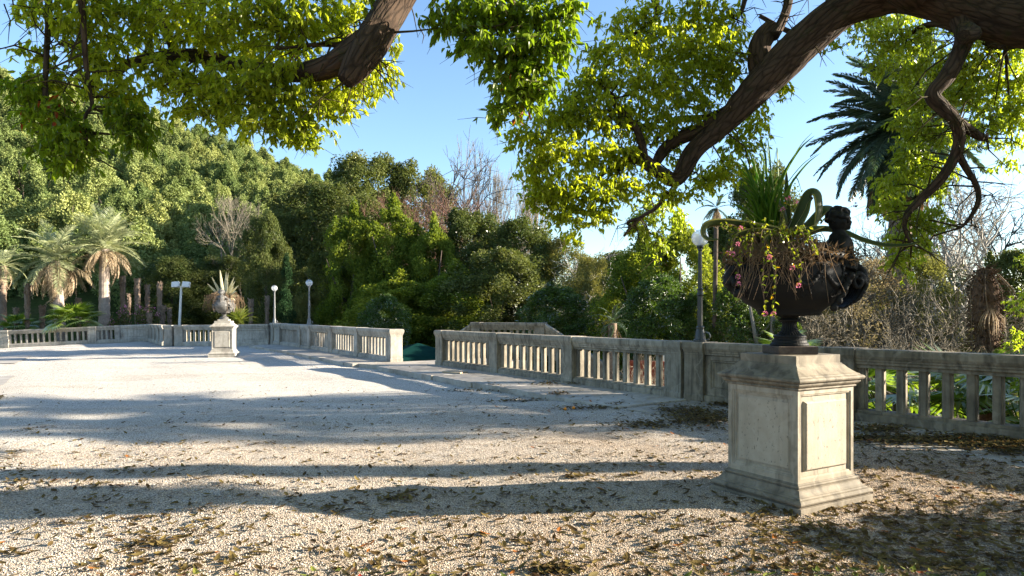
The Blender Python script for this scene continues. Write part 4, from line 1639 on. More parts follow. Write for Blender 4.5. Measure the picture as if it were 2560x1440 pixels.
# the belt of trees in the middle distance
T = [
    ('oak', 0, 785, 470, 72, 190, 'evergreen_oak', 'tall dark evergreen oak at the foot of the hill, above the cypress'),
    ('oak', 1, 915, 402, 78, 220, 'evergreen_oak', 'highest brown green evergreen oak against the blue sky beside the bare trees'),
    ('oak', 2, 1035, 420, 80, 180, 'evergreen_oak', 'brown green evergreen oak on the skyline left of the tall bare tree'),
    ('oak', 0, 690, 545, 66, 120, 'evergreen_oak', 'mid green oak between the pale dead trees and the dark oak'),
    ('oak', 2, 850, 480, 66, 240, 'evergreen_oak', 'dark oak behind the yellow green laurels, below the skyline oaks'),
    ('oak', 1, 560, 650, 60, 150, 'evergreen_oak', 'dark tree in shade behind the far agave urn'),
    ('oak', 0, 435, 650, 58, 140, 'evergreen_oak', 'dark shaded tree behind the floodlight pole'),
    ('oak', 1, 663, 548, 50, 105, 'evergreen_oak', 'narrow dark green tree left of the cypress'),
    ('laurel', 1, 885, 520, 47, 150, 'laurel_tree', 'laurel with two bright pointed tips, left one of the yellow green group'),
    ('laurel', 2, 985, 508, 47.5, 170, 'laurel_tree', 'tallest bright yellow green laurel in the middle of the tree belt'),
    ('laurel', 0, 1085, 560, 46, 130, 'laurel_tree', 'smaller yellow green laurel below the red brown bare tree'),
    ('oak', 1, 1175, 545, 49, 200, 'laurel_tree', 'broad olive green laurel below the tall bare tree'),
    ('oak', 2, 1290, 560, 47, 220, 'evergreen_oak', 'broad dark green evergreen left of the hanging camphor foliage'),
    ('laurel', 1, 1000, 690, 41, 230, 'laurel_tree', 'deep green laurel bush in shade behind the left balustrade end'),
    ('laurel', 0, 1140, 670, 42, 220, 'laurel_tree', 'dark shaded laurel above the green canopy'),
    ('oak', 1, 1255, 640, 41, 260, 'evergreen_oak', 'dark spreading evergreen behind the stair parapet'),
    ('oak', 2, 830, 640, 50, 180, 'evergreen_oak', 'dark evergreen behind the taller grey lamp post'),
    ('glossy', 0, 960, 745, 34, 130, 'green_shrub', 'blue green shrub just behind the left balustrade'),
    ('glossy', 1, 1395, 722, 33, 215, 'green_shrub', 'bright green rounded shrub behind the stair parapet'),
    ('olive', 0, 1470, 640, 36, 160, 'olive_shrub', 'olive brown leafy shrub lit by the sun below the camphor foliage'),
    ('olive', 1, 775, 740, 48, 120, 'olive_shrub', 'yellowish shrub behind the corner lamp and the cypress'),
    ('laurel', 2, 1610, 590, 30, 200, 'laurel_tree', 'mid green tree below the bright hanging camphor spray'),
    ('laurel', 0, 1700, 560, 28, 200, 'laurel_tree', 'dark green tree right behind the near globe lamp'),
    ('oak', 1, 1905, 435, 44, 170, 'evergreen_oak', 'brown green tree against the sky behind the grass blades'),
    ('oak', 2, 1840, 560, 34, 200, 'evergreen_oak', 'dark tree behind the lantana flowers'),
    ('glossy', 2, 1845, 715, 24, 165, 'glossy_shrub', 'shrub with shining sunlit leaves between the near lamp and the urn'),
    ('glossy', 0, 1640, 700, 25, 190, 'glossy_shrub', 'dark glossy shrub behind the balustrade left of the near lamp'),
    ('glossy', 1, 1735, 735, 24.5, 110, 'glossy_shrub', 'small dark glossy shrub at the foot of the near lamp'),
    ('dry', 0, 2075, 640, 25, 200, 'dry_shrub', 'twiggy shrub with pale brown leaves right of the putto urn'),
    ('dry', 1, 2190, 655, 27, 200, 'dry_shrub', 'pale brown leafless shrub in front of the tall palm trunk'),
    ('olive', 1, 2320, 650, 26, 200, 'olive_shrub', 'olive leafy shrub between the palm trunk and the dead palm'),
    ('olive', 0, 2120, 690, 29, 180, 'olive_shrub', 'olive shrub behind the pale brown shrubs right of the urn'),
    ('oak', 0, 2545, 640, 26, 170, 'evergreen_oak', 'dark blue green conical evergreen at the right edge'),
    ('oak', 2, 2400, 700, 42, 250, 'evergreen_oak', 'distant dark evergreen below the pale bare trees at the right'),
    ('oak', 1, 2150, 700, 46, 300, 'evergreen_oak', 'distant dark evergreen behind the tall palm trunk'),
    ('olive', 0, 1415, 598, 46, 190, 'olive_tree', 'pale olive tree closing the gap right of the dark evergreens'),
    ('oak', 0, 1560, 640, 52, 220, 'evergreen_oak', 'distant green tree seen in the gap below the camphor foliage'),
    ('glossy', 1, 1960, 790, 23, 120, 'glossy_shrub', 'low dark shrub behind the stem of the near urn'),
]
for k, v, px, yt, Y, w, nm, lab in T:
    tp(k, v, px, yt, Y, w, nm, lab, 'shrub' if 'shrub' in nm else 'tree', None, 'shrub' not in nm)
x = XA(716, 40)
r = empty('cypress', (x, 40, gz(x, 40)), 0, 'slim dark cypress beside the corner lamp post', 'tree')
obj('crown', CR['cypress', 0], r, (0, 0, 0), (0, 0, 0), (.95, .95, ZA(635, 40) - gz(x, 40)))
obj('trunk', CR['hilltrunk', 1], r, (0, 0, 0), (0, 0, 0), (4, 4, 4))

# undergrowth under the tree belt: nobody could count its stems
rgn = np.random.default_rng(77)
n = 26000
uu = rgn.uniform(-.55, .80, n); Yv = rgn.uniform(0, 1, n) ** 1.3 * 40 + 24
Xv = uu * Yv
xr = np.interp(Yv, ey, ex)
ok = (Xv > xr + 1.2) | (Yv > 46.5)
Xv, Yv = Xv[ok], Yv[ok]
n = len(Xv)
hz = np.abs(np.array([mnoise.noise(Vector((x * .3, y * .3, 0))) for x, y in zip(Xv, Yv)])) * 2.2 + .25
pos = np.stack([Xv, Yv, garden_z(Xv, Yv) + rgn.random(n) * hz], 1)
V, Q, k = leaves_np(pos, rnd_dir(n, rgn) + np.array([0, 0, .7]), rnd_dir(n, rgn) + np.array([0, 0, .8]), rgn.uniform(.18, .42, n), rgn.uniform(.08, .20, n), .25)
tag(obj('undergrowth', np_mesh('undergrowth', V, Q, M['oak'], np.repeat(rgn.random(n), k))), 'dark green undergrowth on the garden floor below the trees', None, None, 'stuff')


# ------------------------------------------------------------------ bare trees
def bare_mesh(name, seed, mat, levels=6, spread=.55, up=.25, r0=.022, l0=.26, fork=(2, 3), shrink=.74, stems=1, twist=.18, thin=.64, tl=1.0):
    rg = random.Random(seed)
    mb = MB()

    def grow(p, d, L, r, lev):
        pts = [p]
        q = p
        dd = d
        for i in range(3):
            dd = (dd + Vector((rg.gauss(0, twist), rg.gauss(0, twist), rg.gauss(0, twist) * .6 + up * .12))).normalized()
            q = q + dd * L / 3
            pts.append(q)
        rad = [r, r * .9, r * .8, r * .7]
        mb.tube(pts, rad, 6 if lev < 2 else (4 if lev < 4 else 3), lev > levels - 2)
        if lev >= levels: return
        for _ in range(rg.randint(*fork)):
            ax = Vector((rg.gauss(0, 1), rg.gauss(0, 1), rg.gauss(0, 1))).normalized()
            nd = (dd + ax * spread * rg.uniform(.6, 1.3) + Vector((0, 0, up * .5))).normalized()
            grow(q, nd, (L / tl if lev == 0 else L) * shrink * rg.uniform(.8, 1.15), r * thin * rg.uniform(.85, 1.1), lev + 1)
        if lev > 0 and rg.random() < .7:
            ax = Vector((rg.gauss(0, 1), rg.gauss(0, 1), rg.gauss(0, .6))).normalized()
            grow(pts[2], (dd * .5 + ax).normalized(), L * .6, r * .45, lev + 2)
    for s in range(stems):
        a = rg.uniform(0, 6.28)
        d = Vector((math.cos(a) * .35 * (stems > 1), math.sin(a) * .35 * (stems > 1), 1)).normalized()
        grow(Vector((0, 0, 0)), d, l0 * rg.uniform(.8, 1.2) * tl, r0, 0)
    me = mb.mesh(name, mat, True)
    return me


def norm_h(me):
    co = np.empty(len(me.vertices) * 3, dtype=np.float32)
    me.vertices.foreach_get('co', co)
    co = co.reshape(-1, 3)
    h = co[:, 2].max()
    w = (co[:, :2].max(0) - co[:, :2].min(0)).max()
    return h, w


BT = {
    'tall': bare_mesh('branches', 5, M['bare_dark'], 7, .80, .04, .020, .20, (2, 3), .82, 1, .12, .70, 2.6),
    'pale': bare_mesh('branches', 8, M['bare'], 7, .50, .22, .015, .25, (2, 3), .76, 1, .14, .64),
    'red': bare_mesh('branches', 13, M['bare_red'], 7, .62, .10, .014, .20, (2, 3), .77),
    'plane': bare_mesh('branches', 23, M['bare_pale'], 7, .60, .05, .024, .24, (2, 2), .80, 1, .28),
    'plane2': bare_mesh('branches', 29, M['bare_pale'], 7, .66, .15, .024, .26, (2, 3), .78, 1, .25),
    'poplar': bare_mesh('branches', 31, M['bare'], 6, .28, .6, .011, .24, (2, 3), .80, 4, .14, .68),
    'bush': bare_mesh('branches', 41, M['bare'], 5, .75, .1, .011, .24, (2, 3), .80, 7, .3, .66),
}
BH = {k: norm_h(m) for k, m in BT.items()}


def bare(kind, px, ytop, Y, wpx, label, rz=0.0, name='bare_tree', cat='tree', zb=None, lean=0):
    x = XA(px, Y)
    z = gz(x, Y) if zb is None else zb
    h, w = BH[kind]
    sz = (ZA(ytop, Y) - z) / h
    sx = min(max(wpx / F * Y / w, .75 * sz), 1.5 * sz)
    r = empty(name, (x, Y, z - .1), 0, label, cat)
    o = obj('branches', BT[kind], r, (0, 0, 0), (0, lean, rz), (sx, sx, sz))
    return r


bare('tall', 1150, 345, 62, 210, 'tallest bare tree with an open dark crown against the blue sky', .4)
bare('poplar', 1245, 350, 66, 130, 'upright pale bare tree just right of the tallest bare tree', 1.0)
bare('poplar', 1300, 385, 70, 110, 'thin bare tree half hidden by the hanging camphor foliage', 2.2)
bare('red', 1075, 440, 60, 240, 'red brown bare tree below the tallest bare tree', 2.0)
bare('red', 1180, 500, 56, 190, 'red brown twiggy tree behind the olive laurel', .6)
bare('red', 1005, 455, 57, 200, 'red brown bare tree above the brightest laurel', 4.0)
bare('red', 1110, 470, 54, 220, 'low red brown bare tree in front of the tallest bare tree', 5.2)
bare('pale', 540, 470, 60, 100, 'pale dead tree on the hillside foot, left of the pair', .3)
bare('pale', 612, 480, 60, 100, 'pale dead tree on the hillside foot, right of the pair', 1.7)
bare('plane', 1500, 560, 38, 260, 'tangled bare pale tree below the camphor foliage', 1.1)
bare('plane', 2430, 380, 34, 420, 'pale twisted plane tree filling the sky behind the dead palm', .5)
bare('plane2', 2330, 430, 38, 300, 'pale forked plane tree right of the tall palm', 2.4)
bare('plane2', 2540, 400, 30, 300, 'pale bare plane tree cut by the right edge', 3.6)
bare('tall', 2480, 450, 50, 260, 'thin dark bare tree behind the pale plane trees', 2.9)
bare('tall', 2170, 520, 48, 200, 'thin dark bare tree between the putto and the palm', 1.3)
for px, yt, Y, w, lab in ((2085, 645, 24, 230, 'brown twiggy bush beside the near urn'), (2200, 640, 25.5, 240, 'brown twiggy bush in front of the tall palm trunk'), (2330, 630, 24.5, 250, 'brown twiggy bush left of the dead palm'), (2270, 760, 22, 160, 'low dry bush just behind the shaded balustrade'), (1650, 850, 19.5, 120, 'red twiggy bush seen through the balustrade slots'), (1990, 700, 24, 150, 'dark twiggy bush behind the urn stem')):
    bare('bush', px, yt, Y, w, lab, px * .1, 'dry_bush', 'shrub')
# pale slender trunk behind the near lamp
mb = MB()
tx = P(1785, 850, 21)
mb = MB()
tx = P(1925, 820, 23)
for s, e in (((0, 0, -3), (.95, .1, 2.6)), ((-.25, 0, -3), (.2, .2, 2.9)), ((-.1, .1, -3), (-.75, 0, 2.2))):
    mb.tube([s, Vector(s).lerp(Vector(e), .5) + Vector((.12, 0, .1)), e], [.11, .09, .04], 8)
r = empty('slender_tree', (tx.x, 23, 0), 0, 'forked slanting pale stems behind the stem of the near urn', 'tree')
mb.build('trunk', M['bare'], r, smooth=True)


# ------------------------------------------------------------------ palms
def frond_mesh(name, mat, n=36, droop=.55, lf=.24, wd=.020, vee=.35, seed=0, hang=.25, curl=0.0, tone=(0, 1)):
    rg = np.random.default_rng(seed)
    s = np.linspace(0, 1, 13)
    x = s - .18 * droop * s ** 3
    z = .10 * s - droop * .75 * s ** 2.2 - curl * s ** 4
    path = np.stack([x, .02 * np.sin(s * 4 + seed), z], 1)
    t = np.linspace(.10, .985, n)
    bx = np.stack([np.interp(t, s, path[:, k]) for k in range(3)], 1)
    tg = unit(np.gradient(bx, axis=0))
    V = []
    P_, T_, N_, L_ = [], [], [], []
    for sg in (-1, 1):
        side = np.array([0, sg, 0.])
        nrm = unit(np.cross(tg, side)) * sg
        fw = .55 + .35 * t
        d = side[None] * .85 + tg * fw[:, None] + np.array([0, 0, vee * .6])[None] + rg.normal(0, .10, (n, 3)) - np.array([0, 0, hang])[None]
        P_.append(bx); T_.append(d); N_.append(np.abs(nrm) * np.array([.2, .2, 1]) + rg.normal(0, .15, (n, 3)))
        L_.append(lf * np.sin(np.pi * np.clip(.12 + t * .86, 0, 1)) ** .6 * rg.uniform(.85, 1.1, n))
    P_, T_, N_, L_ = map(np.concatenate, (P_, T_, N_, L_))
    V, Q, k = leaves_np(P_, T_, N_, L_, wd, .3)
    tn = tone[0] + (tone[1] - tone[0]) * rg.random(len(P_))
    # rachis
    mb = MB()
    mb.tube([tuple(p) for p in path], list(np.linspace(.012, .002, 13)), 4)
    V2 = np.array([tuple(v) for v in mb.v]); Q2 = np.array([f for f in mb.f if len(f) == 4])
    V = np.concatenate([V, V2]); Q = np.concatenate([Q, Q2 + len(V) - len(V2)])
    tn = np.concatenate([tn, np.full(len(Q2), .8)])
    return np_mesh(name, V, Q, mat, tn)


def palm(name, loc, h, tr, L, label, mats, nf, trunkmat, seed, elev=(85, -35), dry=14, dryel=(-30, -80), lean=(0, 0), bulge=1.0, boots=True, dryL=.8):
    r = empty(name, loc, 0, label, 'palm tree')
    rg = random.Random(seed)
    mb = MB()
    n = 26
    pts, rad = [], []
    for i in range(n + 1):
        s = i / n
        pts.append((lean[0] * s ** 1.4, lean[1] * s ** 1.4, h * s - .3))
        rad.append(tr * (1.12 - .22 * s) * (1.05 if i % 2 else .96) * (1 + .15 * math.exp(-s * 12)))
    mb.tube(pts, rad, 14)
    if boots:
        for k in range(150):
            s = rg.uniform(.02, 1) ** .8
            a = rg.uniform(0, 6.28)
            q = tr * (1.14 - .22 * s)
            c = (lean[0] * s ** 1.4 + q * math.cos(a), lean[1] * s ** 1.4 + q * math.sin(a), h * s - .3)
            mb.box(c, (tr * .22, tr * .34, tr * .28), Matrix.Rotation(a, 3, 'Z') @ Matrix.Rotation(R(-25), 3, 'Y'))
    mb.build('trunk', trunkmat, r)
    top = (lean[0], lean[1], h - .3)
    for k in range(nf):
        s = (k + .5) / nf
        el = elev[0] + (elev[1] - elev[0]) * s + rg.uniform(-7, 7)
        a = k * 2.39996 + rg.uniform(-.2, .2)
        me = mats[0][k % len(mats[0])]
        q = L * rg.uniform(.88, 1.08)
        obj('frond', me, r, (top[0] + .12 * tr * math.cos(a), top[1] + .12 * tr * math.sin(a), top[2] + (1 - s) * tr * .8), (rg.uniform(-.2, .2), -R(el), a), (q, q, q))
    for k in range(dry):
        el = rg.uniform(*sorted(dryel))
        a = k * 2.39996 + rg.uniform(-.4, .4)
        q = L * dryL * rg.uniform(.7, 1.05)
        obj('dead_frond', mats[1][k % len(mats[1])], r, (top[0] + .5 * tr * math.cos(a), top[1] + .5 * tr * math.sin(a), top[2] - tr * rg.uniform(.2, 1.2)), (rg.uniform(-.5, .5), -R(el), a), (q, q, q))
    return r


FR = [frond_mesh('frond', M['frond'], 40, .55, .26, .017, .5, 1), frond_mesh('frond', M['frond'], 40, .8, .25, .017, .4, 2), frond_mesh('frond', M['frond'], 40, .40, .27, .017, .5, 3)]
FD = [frond_mesh('dead_frond', M['frond_dry'], 30, .7, .24, .022, -.2, 4, .5, .2), frond_mesh('dead_frond', M['frond_dry'], 30, .5, .22, .022, -.3, 5, .6, .35)]
FK = [frond_mesh('frond', M['frond_dark'], 80, .50, .16, .021, .35, 6), frond_mesh('frond', M['frond_dark'], 80, .70, .16, .021, .3, 7), frond_mesh('frond', M['frond_dark'], 80, .36, .17, .021, .4, 8)]
FB = [frond_mesh('dead_frond', M['frond_brown'], 40, .25, .14, .026, -.2, 9, .5, .1), frond_mesh('dead_frond', M['frond_brown'], 40, .4, .13, .026, -.3, 10, .6)]
b1 = P(261, 812, 48); z1 = gz(b1.x, 48)
palm('feather_palm', (b1.x, 48, z1), ZA(612, 48) - z1, .35, 2.85, 'taller grey green feather palm with a smooth pale trunk at the far left', (FR, FD), 46, M['palm_trunk'], 3, (88, -8), 30, (8, -48), (0, 0), 1, False, .72)
b2 = P(152, 815, 47); z2 = gz(b2.x, 47)
palm('feather_palm', (b2.x, 47, z2), ZA(642, 47) - z2, .32, 2.9, 'shorter feather palm with long hanging dead fronds, left of the far pair', (FR, FD), 34, M['palm_trunk'], 4, (80, -25), 30, (0, -70), (-.35, 0), 1, False, .85)
b3 = P(2250, 870, 33); z3 = gz(b3.x, 33)
palm('canary_palm', (b3.x, 33, z3), ZA(318, 33) - z3, .50, 4.1, 'tall dark green date palm with a thick trunk, behind the camphor foliage at the right', (FK, FB), 150, M['palm_stump'], 5, (85, -72), 80, (-58, -88), (0, 0), 1, True, .95)
# small palm heads glimpsed at the far left
b4 = P(8, 815, 50); z4 = gz(b4.x, 50)
palm('feather_palm', (b4.x, 50, z4), ZA(655, 50) - z4, .2, 1.9, 'green palm head cut by the left edge', (FR, FD), 20, M['palm_stump'], 6, (70, -30), 8)
# palm head between shrubs left of the near lamp
b5 = P(1532, 850, 22); z5 = gz(b5.x, 22)
palm('small_palm', (b5.x, 22, z5), ZA(785, 22) - z5, .15, .7, 'small shaded palm with a dark trunk behind the slotted balustrade', (FK, FB), 16, M['palm_stump'], 7, (70, -30), 10)

q = P(1784, 850, 24)
palm('slender_palm', (q.x, 24, gz(q.x, 24)), ZA(500, 24) - gz(q.x, 24), .08, .8, 'tall slender palm whose grey trunk rises right behind the near globe lamp', (FK, FD), 10, M['trunk'], 9, (70, -40), 16, (-40, -85), (.1, 0), 1, False)

# stumps of dead palms
ST = [(68, 708, 47, 13), (40, 770, 48, 10), (106, 765, 48, 12), (196, 745, 50, 13), (219, 770, 51, 10), (307, 690, 50, 12), (322, 735, 54, 8), (343, 697, 49, 13), (368, 712, 50, 10), (374, 783, 46, 9), (399, 706, 48, 11), (406, 765, 47.5, 12), (424, 770, 50, 9), (627, 748, 46, 11), (668, 740, 47, 9)]
LAB = ['tall brown palm stump under the shorter feather palm', 'brown palm stump near the left edge', 'thin brown palm stump left of the shorter feather palm', 'brown palm stump between the two feather palms', 'short palm stump left of the taller palm trunk', 'tall fibrous palm stump right of the taller feather palm', 'thin dark palm stump in the shade of the row', 'thick pale topped palm stump, third of the row right of the palms', 'dark palm stump in the middle of the row', 'short cut palm stump just above the parapet', 'tallest palm stump with a shaggy top beside the floodlight', 'palm stump leaning against the shaggy tall one', 'small palm stump left of the floodlight pole', 'thin palm stump right of the far agave urn', 'thin palm stump below the corner lamp']
rg = random.Random(2)
for (px, yt, Y, w), lab in zip(ST, LAB):
    x = XA(px, Y); z = gz(x, Y)
    r = empty('palm_stump', (x, Y, z), 0, lab, 'palm stump', 'dead palm stumps in the garden')
    h = ZA(yt, Y) - z
    tr = w / F * Y / 2
    mb = MB()
    pts = [(rg.uniform(-.03, .03), 0, h * i / 14) for i in range(15)]
    mb.tube(pts, [tr * (.72 + .38 * (i / 14) ** 2) * rg.uniform(.9, 1.1) for i in range(15)], 9)
    for k in range(110):
        s = rg.random() ** .6; a = rg.uniform(0, 6.28)
        q = tr * (.72 + .38 * s * s)
        mb.box((q * math.cos(a), q * math.sin(a), h * s), (.05, .035, rg.uniform(.12, .26)), Matrix.Rotation(a, 3, 'Z') @ Matrix.Rotation(R(rg.uniform(10, 40)), 3, 'Y'))
    mb.build('trunk', M['palm_stump'], r)


# fan palms, cycad
def fan_mesh(name, mat, seed, nseg=22, spread=200):
    rg = random.Random(seed)
    mb = MB()
    for k in range(nseg):
        a = R(-spread / 2 + spread * k / (nseg - 1))
        L = (.62 + .38 * math.cos(a * .55)) * rg.uniform(.93, 1.05)
        w = .055
        ca, sa = math.cos(a), math.sin(a)
        mb.tone = rg.random()
        b0 = Vector((.04 * ca, .04 * sa, 0))
        m0 = Vector((L * .55 * ca, L * .55 * sa, .03))
        e0 = Vector((L * ca, L * sa, -.10 * L - rg.uniform(0, .10)))
        s_ = Vector((-sa, ca, 0)) * w
        mb.poly([b0, m0 + s_ + Vector((0, 0, -.02)), e0, m0])
        mb.poly([b0, m0, e0, m0 - s_ + Vector((0, 0, -.02))])
    return mb.mesh(name, mat, False, True)


FAN = [fan_mesh('leaf', M['fan'], 1), fan_mesh('leaf', M['fan'], 2, 24, 230), fan_mesh('leaf', M['fan'], 3, 20, 180)]
FAND = [fan_mesh('leaf', M['frond_brown'], 4, 16, 120)]


def fan_palm(loc, n, L, rad, label, seed, cat='fan palm', hmax=80, hmin=5):
    r = empty('fan_palm', loc, 0, label, cat)
    rg = random.Random(seed)
    for k in range(n):
        a = k * 2.4 + rg.uniform(-.3, .3)
        el = R(hmax + (hmin - hmax) * (k + .5) / n)
        st = rad * rg.uniform(.8, 1.2)
        e = Vector((math.cos(a) * math.cos(el), math.sin(a) * math.cos(el), math.sin(el))) * st
        o = obj('leaf', FAN[k % 3], r, e, (rg.uniform(-.4, .4), -el + R(rg.uniform(10, 40)), a), (L, L, L))
        mb = MB(); mb.tube([(0, 0, 0), e * .5 + Vector((0, 0, .03)), e], [.014, .011, .009], 4)
        mb.build('stalk', M['fan'], r)
    return r


q = P(188, 818, 44.9); fan_palm((q.x, 44.9, q.z), 22, 1.05, 1.05, 'bright green fan palm below the taller feather palm', 3)
q = P(45, 815, 47); fan_palm((q.x, 47, q.z - .3), 14, .8, .8, 'dim green fan palm at the far left behind the parapet', 4)
for px, py, Y, n, L, lab in ((2420, 1010, 11.2, 12, .75, 'fan palm with spread leaves seen through the shaded balustrade slots'), (2550, 1030, 10.0, 13, .75, 'sunlit fan palm beside the brown trunk at the right edge'), (2195, 1000, 13.5, 12, .7, 'fan palm behind the pedestal seen through the slots'), (1965, 870, 16.0, 9, .45, 'small fan palm leaf tuft behind the foot of the near urn')):
    q = P(px, py, Y); fan_palm((q.x, Y, q.z - .2), n, L, L, lab, px)
q = P(598, 806, 39)
r = empty('cycad', (q.x, 39, q.z), 0, 'yellow green cycad tuft right of the far pedestal', 'cycad')
FC = [frond_mesh('frond', M['cycad'], 34, .45, .17, .022, .5, 14), frond_mesh('frond', M['cycad'], 34, .6, .17, .022, .4, 15)]
rg = random.Random(8)
for k in range(34):
    obj('frond', FC[k % 2], r, (0, 0, 0), (0, -R(80 - 70 * k / 34), k * 2.4), (1.1, 1.1, 1.1))

# oleander with pink flowers behind the parapet
q = P(320, 815, 46.5)
ol = empty('oleander', (q.x, 46.5, gz(q.x, 46.5)), 0, 'straggling shrub with small pink flowers among the palm stumps', 'shrub')
rg = random.Random(3)
stems = []
for k in range(60):
    x = rg.uniform(275, 400); y = rg.uniform(765, 815)
    stems.append([Vector((ol.location.x + rg.uniform(-.6, .6) + (XA(x, 46.5) - ol.location.x) * .5, 46.5, ol.location.z)), P(x + rg.uniform(-8, 8), y + 25, 46.4), P(x, y, 46.5)])
leafy_plant(ol, stems, M['oak'], M['dry_twig'], .16, .12, 6, .012, .1)
n = 150
f = np.array([list(s_[-1] - ol.location) for s_ in stems for _ in range(6)])[:n * 2]
f = f + rgn.normal(0, .07, f.shape)
V, Q, k = leaves_np(f, rnd_dir(len(f), rgn), rnd_dir(len(f), rgn), .09, .07)
obj('flower', np_mesh('flower', V, Q, M['pink'], np.repeat(rgn.random(len(f)), k)), ol)

# dead palm with a hanging brown skirt, just behind the shaded balustrade
DPY = 11.3
q = P(2462, 1075, DPY)
r = empty('dead_palm', (q.x, DPY, -2.3), 0, 'dead palm trunk with a shaggy top and a hanging straw skirt behind the right balustrade', 'palm tree')
mb = MB()
zt = ZA(672, DPY) + 2.3
pts, rad = [], []
for i in range(31):
    s = i / 30
    z = zt * s
    pts.append((.04 * math.sin(s * 3), 0, z))
    zz = z - 2.3
    rad.append(np.interp(zz, [-2.3, .6, .75, 1.5, 2.0, 2.26], [.12, .125, .16, .185, .19, .07]) * (1.05 if i % 2 else .95))
mb.tube(pts, rad, 14)
mb.build('trunk', M['frond_bark'], r)
mb = MB()
rg = random.Random(6)
for k in range(520):
    z = rg.uniform(2.3 + .7, zt + .02); a = rg.uniform(0, 6.28)
    q0 = np.interp(z - 2.3, [.6, 1.5, 2.0, 2.26], [.15, .18, .18, .06])
    c = Vector((q0 * math.cos(a), q0 * math.sin(a), z))
    L = rg.uniform(.08, .22)
    out = Vector((math.cos(a) * .8, math.sin(a) * .8, rg.uniform(-1.4, .8))).normalized()
    mb.tube([c, c + out * L], [.014, .004], 3)
mb.build('fibre', M['frond_bark'], r)['kind'] = 'stuff'
for k, (ax, az, L, n, sp) in enumerate(((-.30, 3.30, .75, 90, .32), (.05, 3.25, .70, 80, .3), (.33, 3.20, .65, 60, .22), (-.05, 3.9, .5, 30, .2))):
    mb = MB()
    for j in range(n):
        t = rg.uniform(-1, 1)
        y = rg.uniform(-.16, .16)
        mb.tone = rg.random()
        b = Vector((ax * .55 + t * .03, -.17 + y * .3, az))
        e = Vector((ax + t * sp, -.22 + y, az - L * rg.uniform(.8, 1.05) * (1 - .25 * t * t)))
        m_ = b.lerp(e, .5) + Vector((t * .06, -.05, .02))
        s_ = Vector((.010, .004, 0))
        mb.poly([b, m_ - s_, e, m_ + s_])
    mb.build('dead_leaf', M['frond_dry'], r, tone=True)
mb = MB()
for k in range(14):
    a = rg.uniform(0, 6.28)
    mb.tube([(.2 * math.cos(a), .2 * math.sin(a), zt - .1), (.4 * math.cos(a), .4 * math.sin(a), zt - .35), (.5 * math.cos(a) + .1, .5 * math.sin(a), zt - rg.uniform(.8, 1.6))], [.010, .007, .004], 4)
mb.build('stalk', M['dry_twig'], r)

# dark pole of a garden lamp seen through the slots
q = P(2236, 1000, 13)
mb = MB(); mb.lathe([(.045, -1.5), (.045, .2), (.06, .21), (.06, .25), (.036, .26), (.034, .9), (.05, .92), (.05, .96), (.02, 1.0)], 10)
tag(mb.build('garden_pole', M['lamp_iron'], None, (q.x, 13, -.9)), 'dark iron pole standing in the garden behind the shaded slots', 'pole')

# ------------------------------------------------------------------ the big camphor tree overhead
CAM = empty('camphor_tree', (5.4, 1.9, 0), 0, 'large camphor tree whose thick limbs and yellow green leaves hang over the court', 'tree')
CL = CAM.location


def limb_mesh(pts, rad, seed, sides=26, per=9, cap=True):
    P_, R_ = smooth_path(pts, rad, per)
    n = len(P_)
    V, TV, rings = [], [], []
    up = Vector((0.2, 0.9, 0.3)).normalized()
    L = 0.0
    a = None
    for i, p in enumerate(P_):
        d = (P_[min(i + 1, n - 1)] - P_[max(i - 1, 0)]).normalized()
        if a is None:
            a = d.cross(up).normalized()
        else:
            a = (a - d * a.dot(d)).normalized()
        b = d.cross(a)
        if i: L += (p - P_[i - 1]).length
        r = R_[i]
        ks = sides if r > .03 else max(6, sides // 3)
        for k in range(sides):
            th = 2 * math.pi * k / sides
            c, s = math.cos(th), math.sin(th)
            q = mnoise.noise(Vector((c * 2.6 + seed, s * 2.6, L * 2.2))) * .10
            q += (abs(mnoise.noise(Vector((c * 7, s * 7 + seed, L * 3.5)))) - .2) * .22 * min(1, r / .05)
            q += mnoise.noise(Vector((seed, L * 3.1, .5))) * .08
            rr = r * (1 + q)
            V.append(p + (a * c + b * s) * rr - CL)
            TV.append((c * r, s * r, L * .22))
    Q = []
    for i in range(n - 1):
        for k in range(sides):
            k2 = (k + 1) % sides
            Q.append((i * sides + k, i * sides + k2, (i + 1) * sides + k2, (i + 1) * sides + k))
    for e in ((0, n - 1) if cap else ()):
        V.append(P_[e] - CL); TV.append((0, 0, L))
        c = len(V) - 1
        for k in range(0, sides, 2):
            t3 = (e * sides + k, e * sides + (k + 1) % sides, e * sides + (k + 2) % sides)
            Q.append((c, *t3) if e else (c, *t3[::-1]))
    me = np_mesh('limb', np.array([tuple(v) for v in V]), np.array(Q), M['bark'], None, np.array(TV), True)
    return me, P_


LIMBS = []
LS = {13: .54, 14: .62, 15: .62, 16: .75, 20: .92, 21: .85}


def limb(l, seed, name='limb', sides=26, per=9):
    """l: (px, py, depth, half width in px)"""
    pts = [P(x, y, d) for x, y, d, r in l]
    rad = [r * d / F * LS.get(seed, .82) for x, y, d, r in l]
    me, path = limb_mesh(pts, rad, seed, sides, per)
    obj(name, me, CAM)
    LIMBS.extend(path)


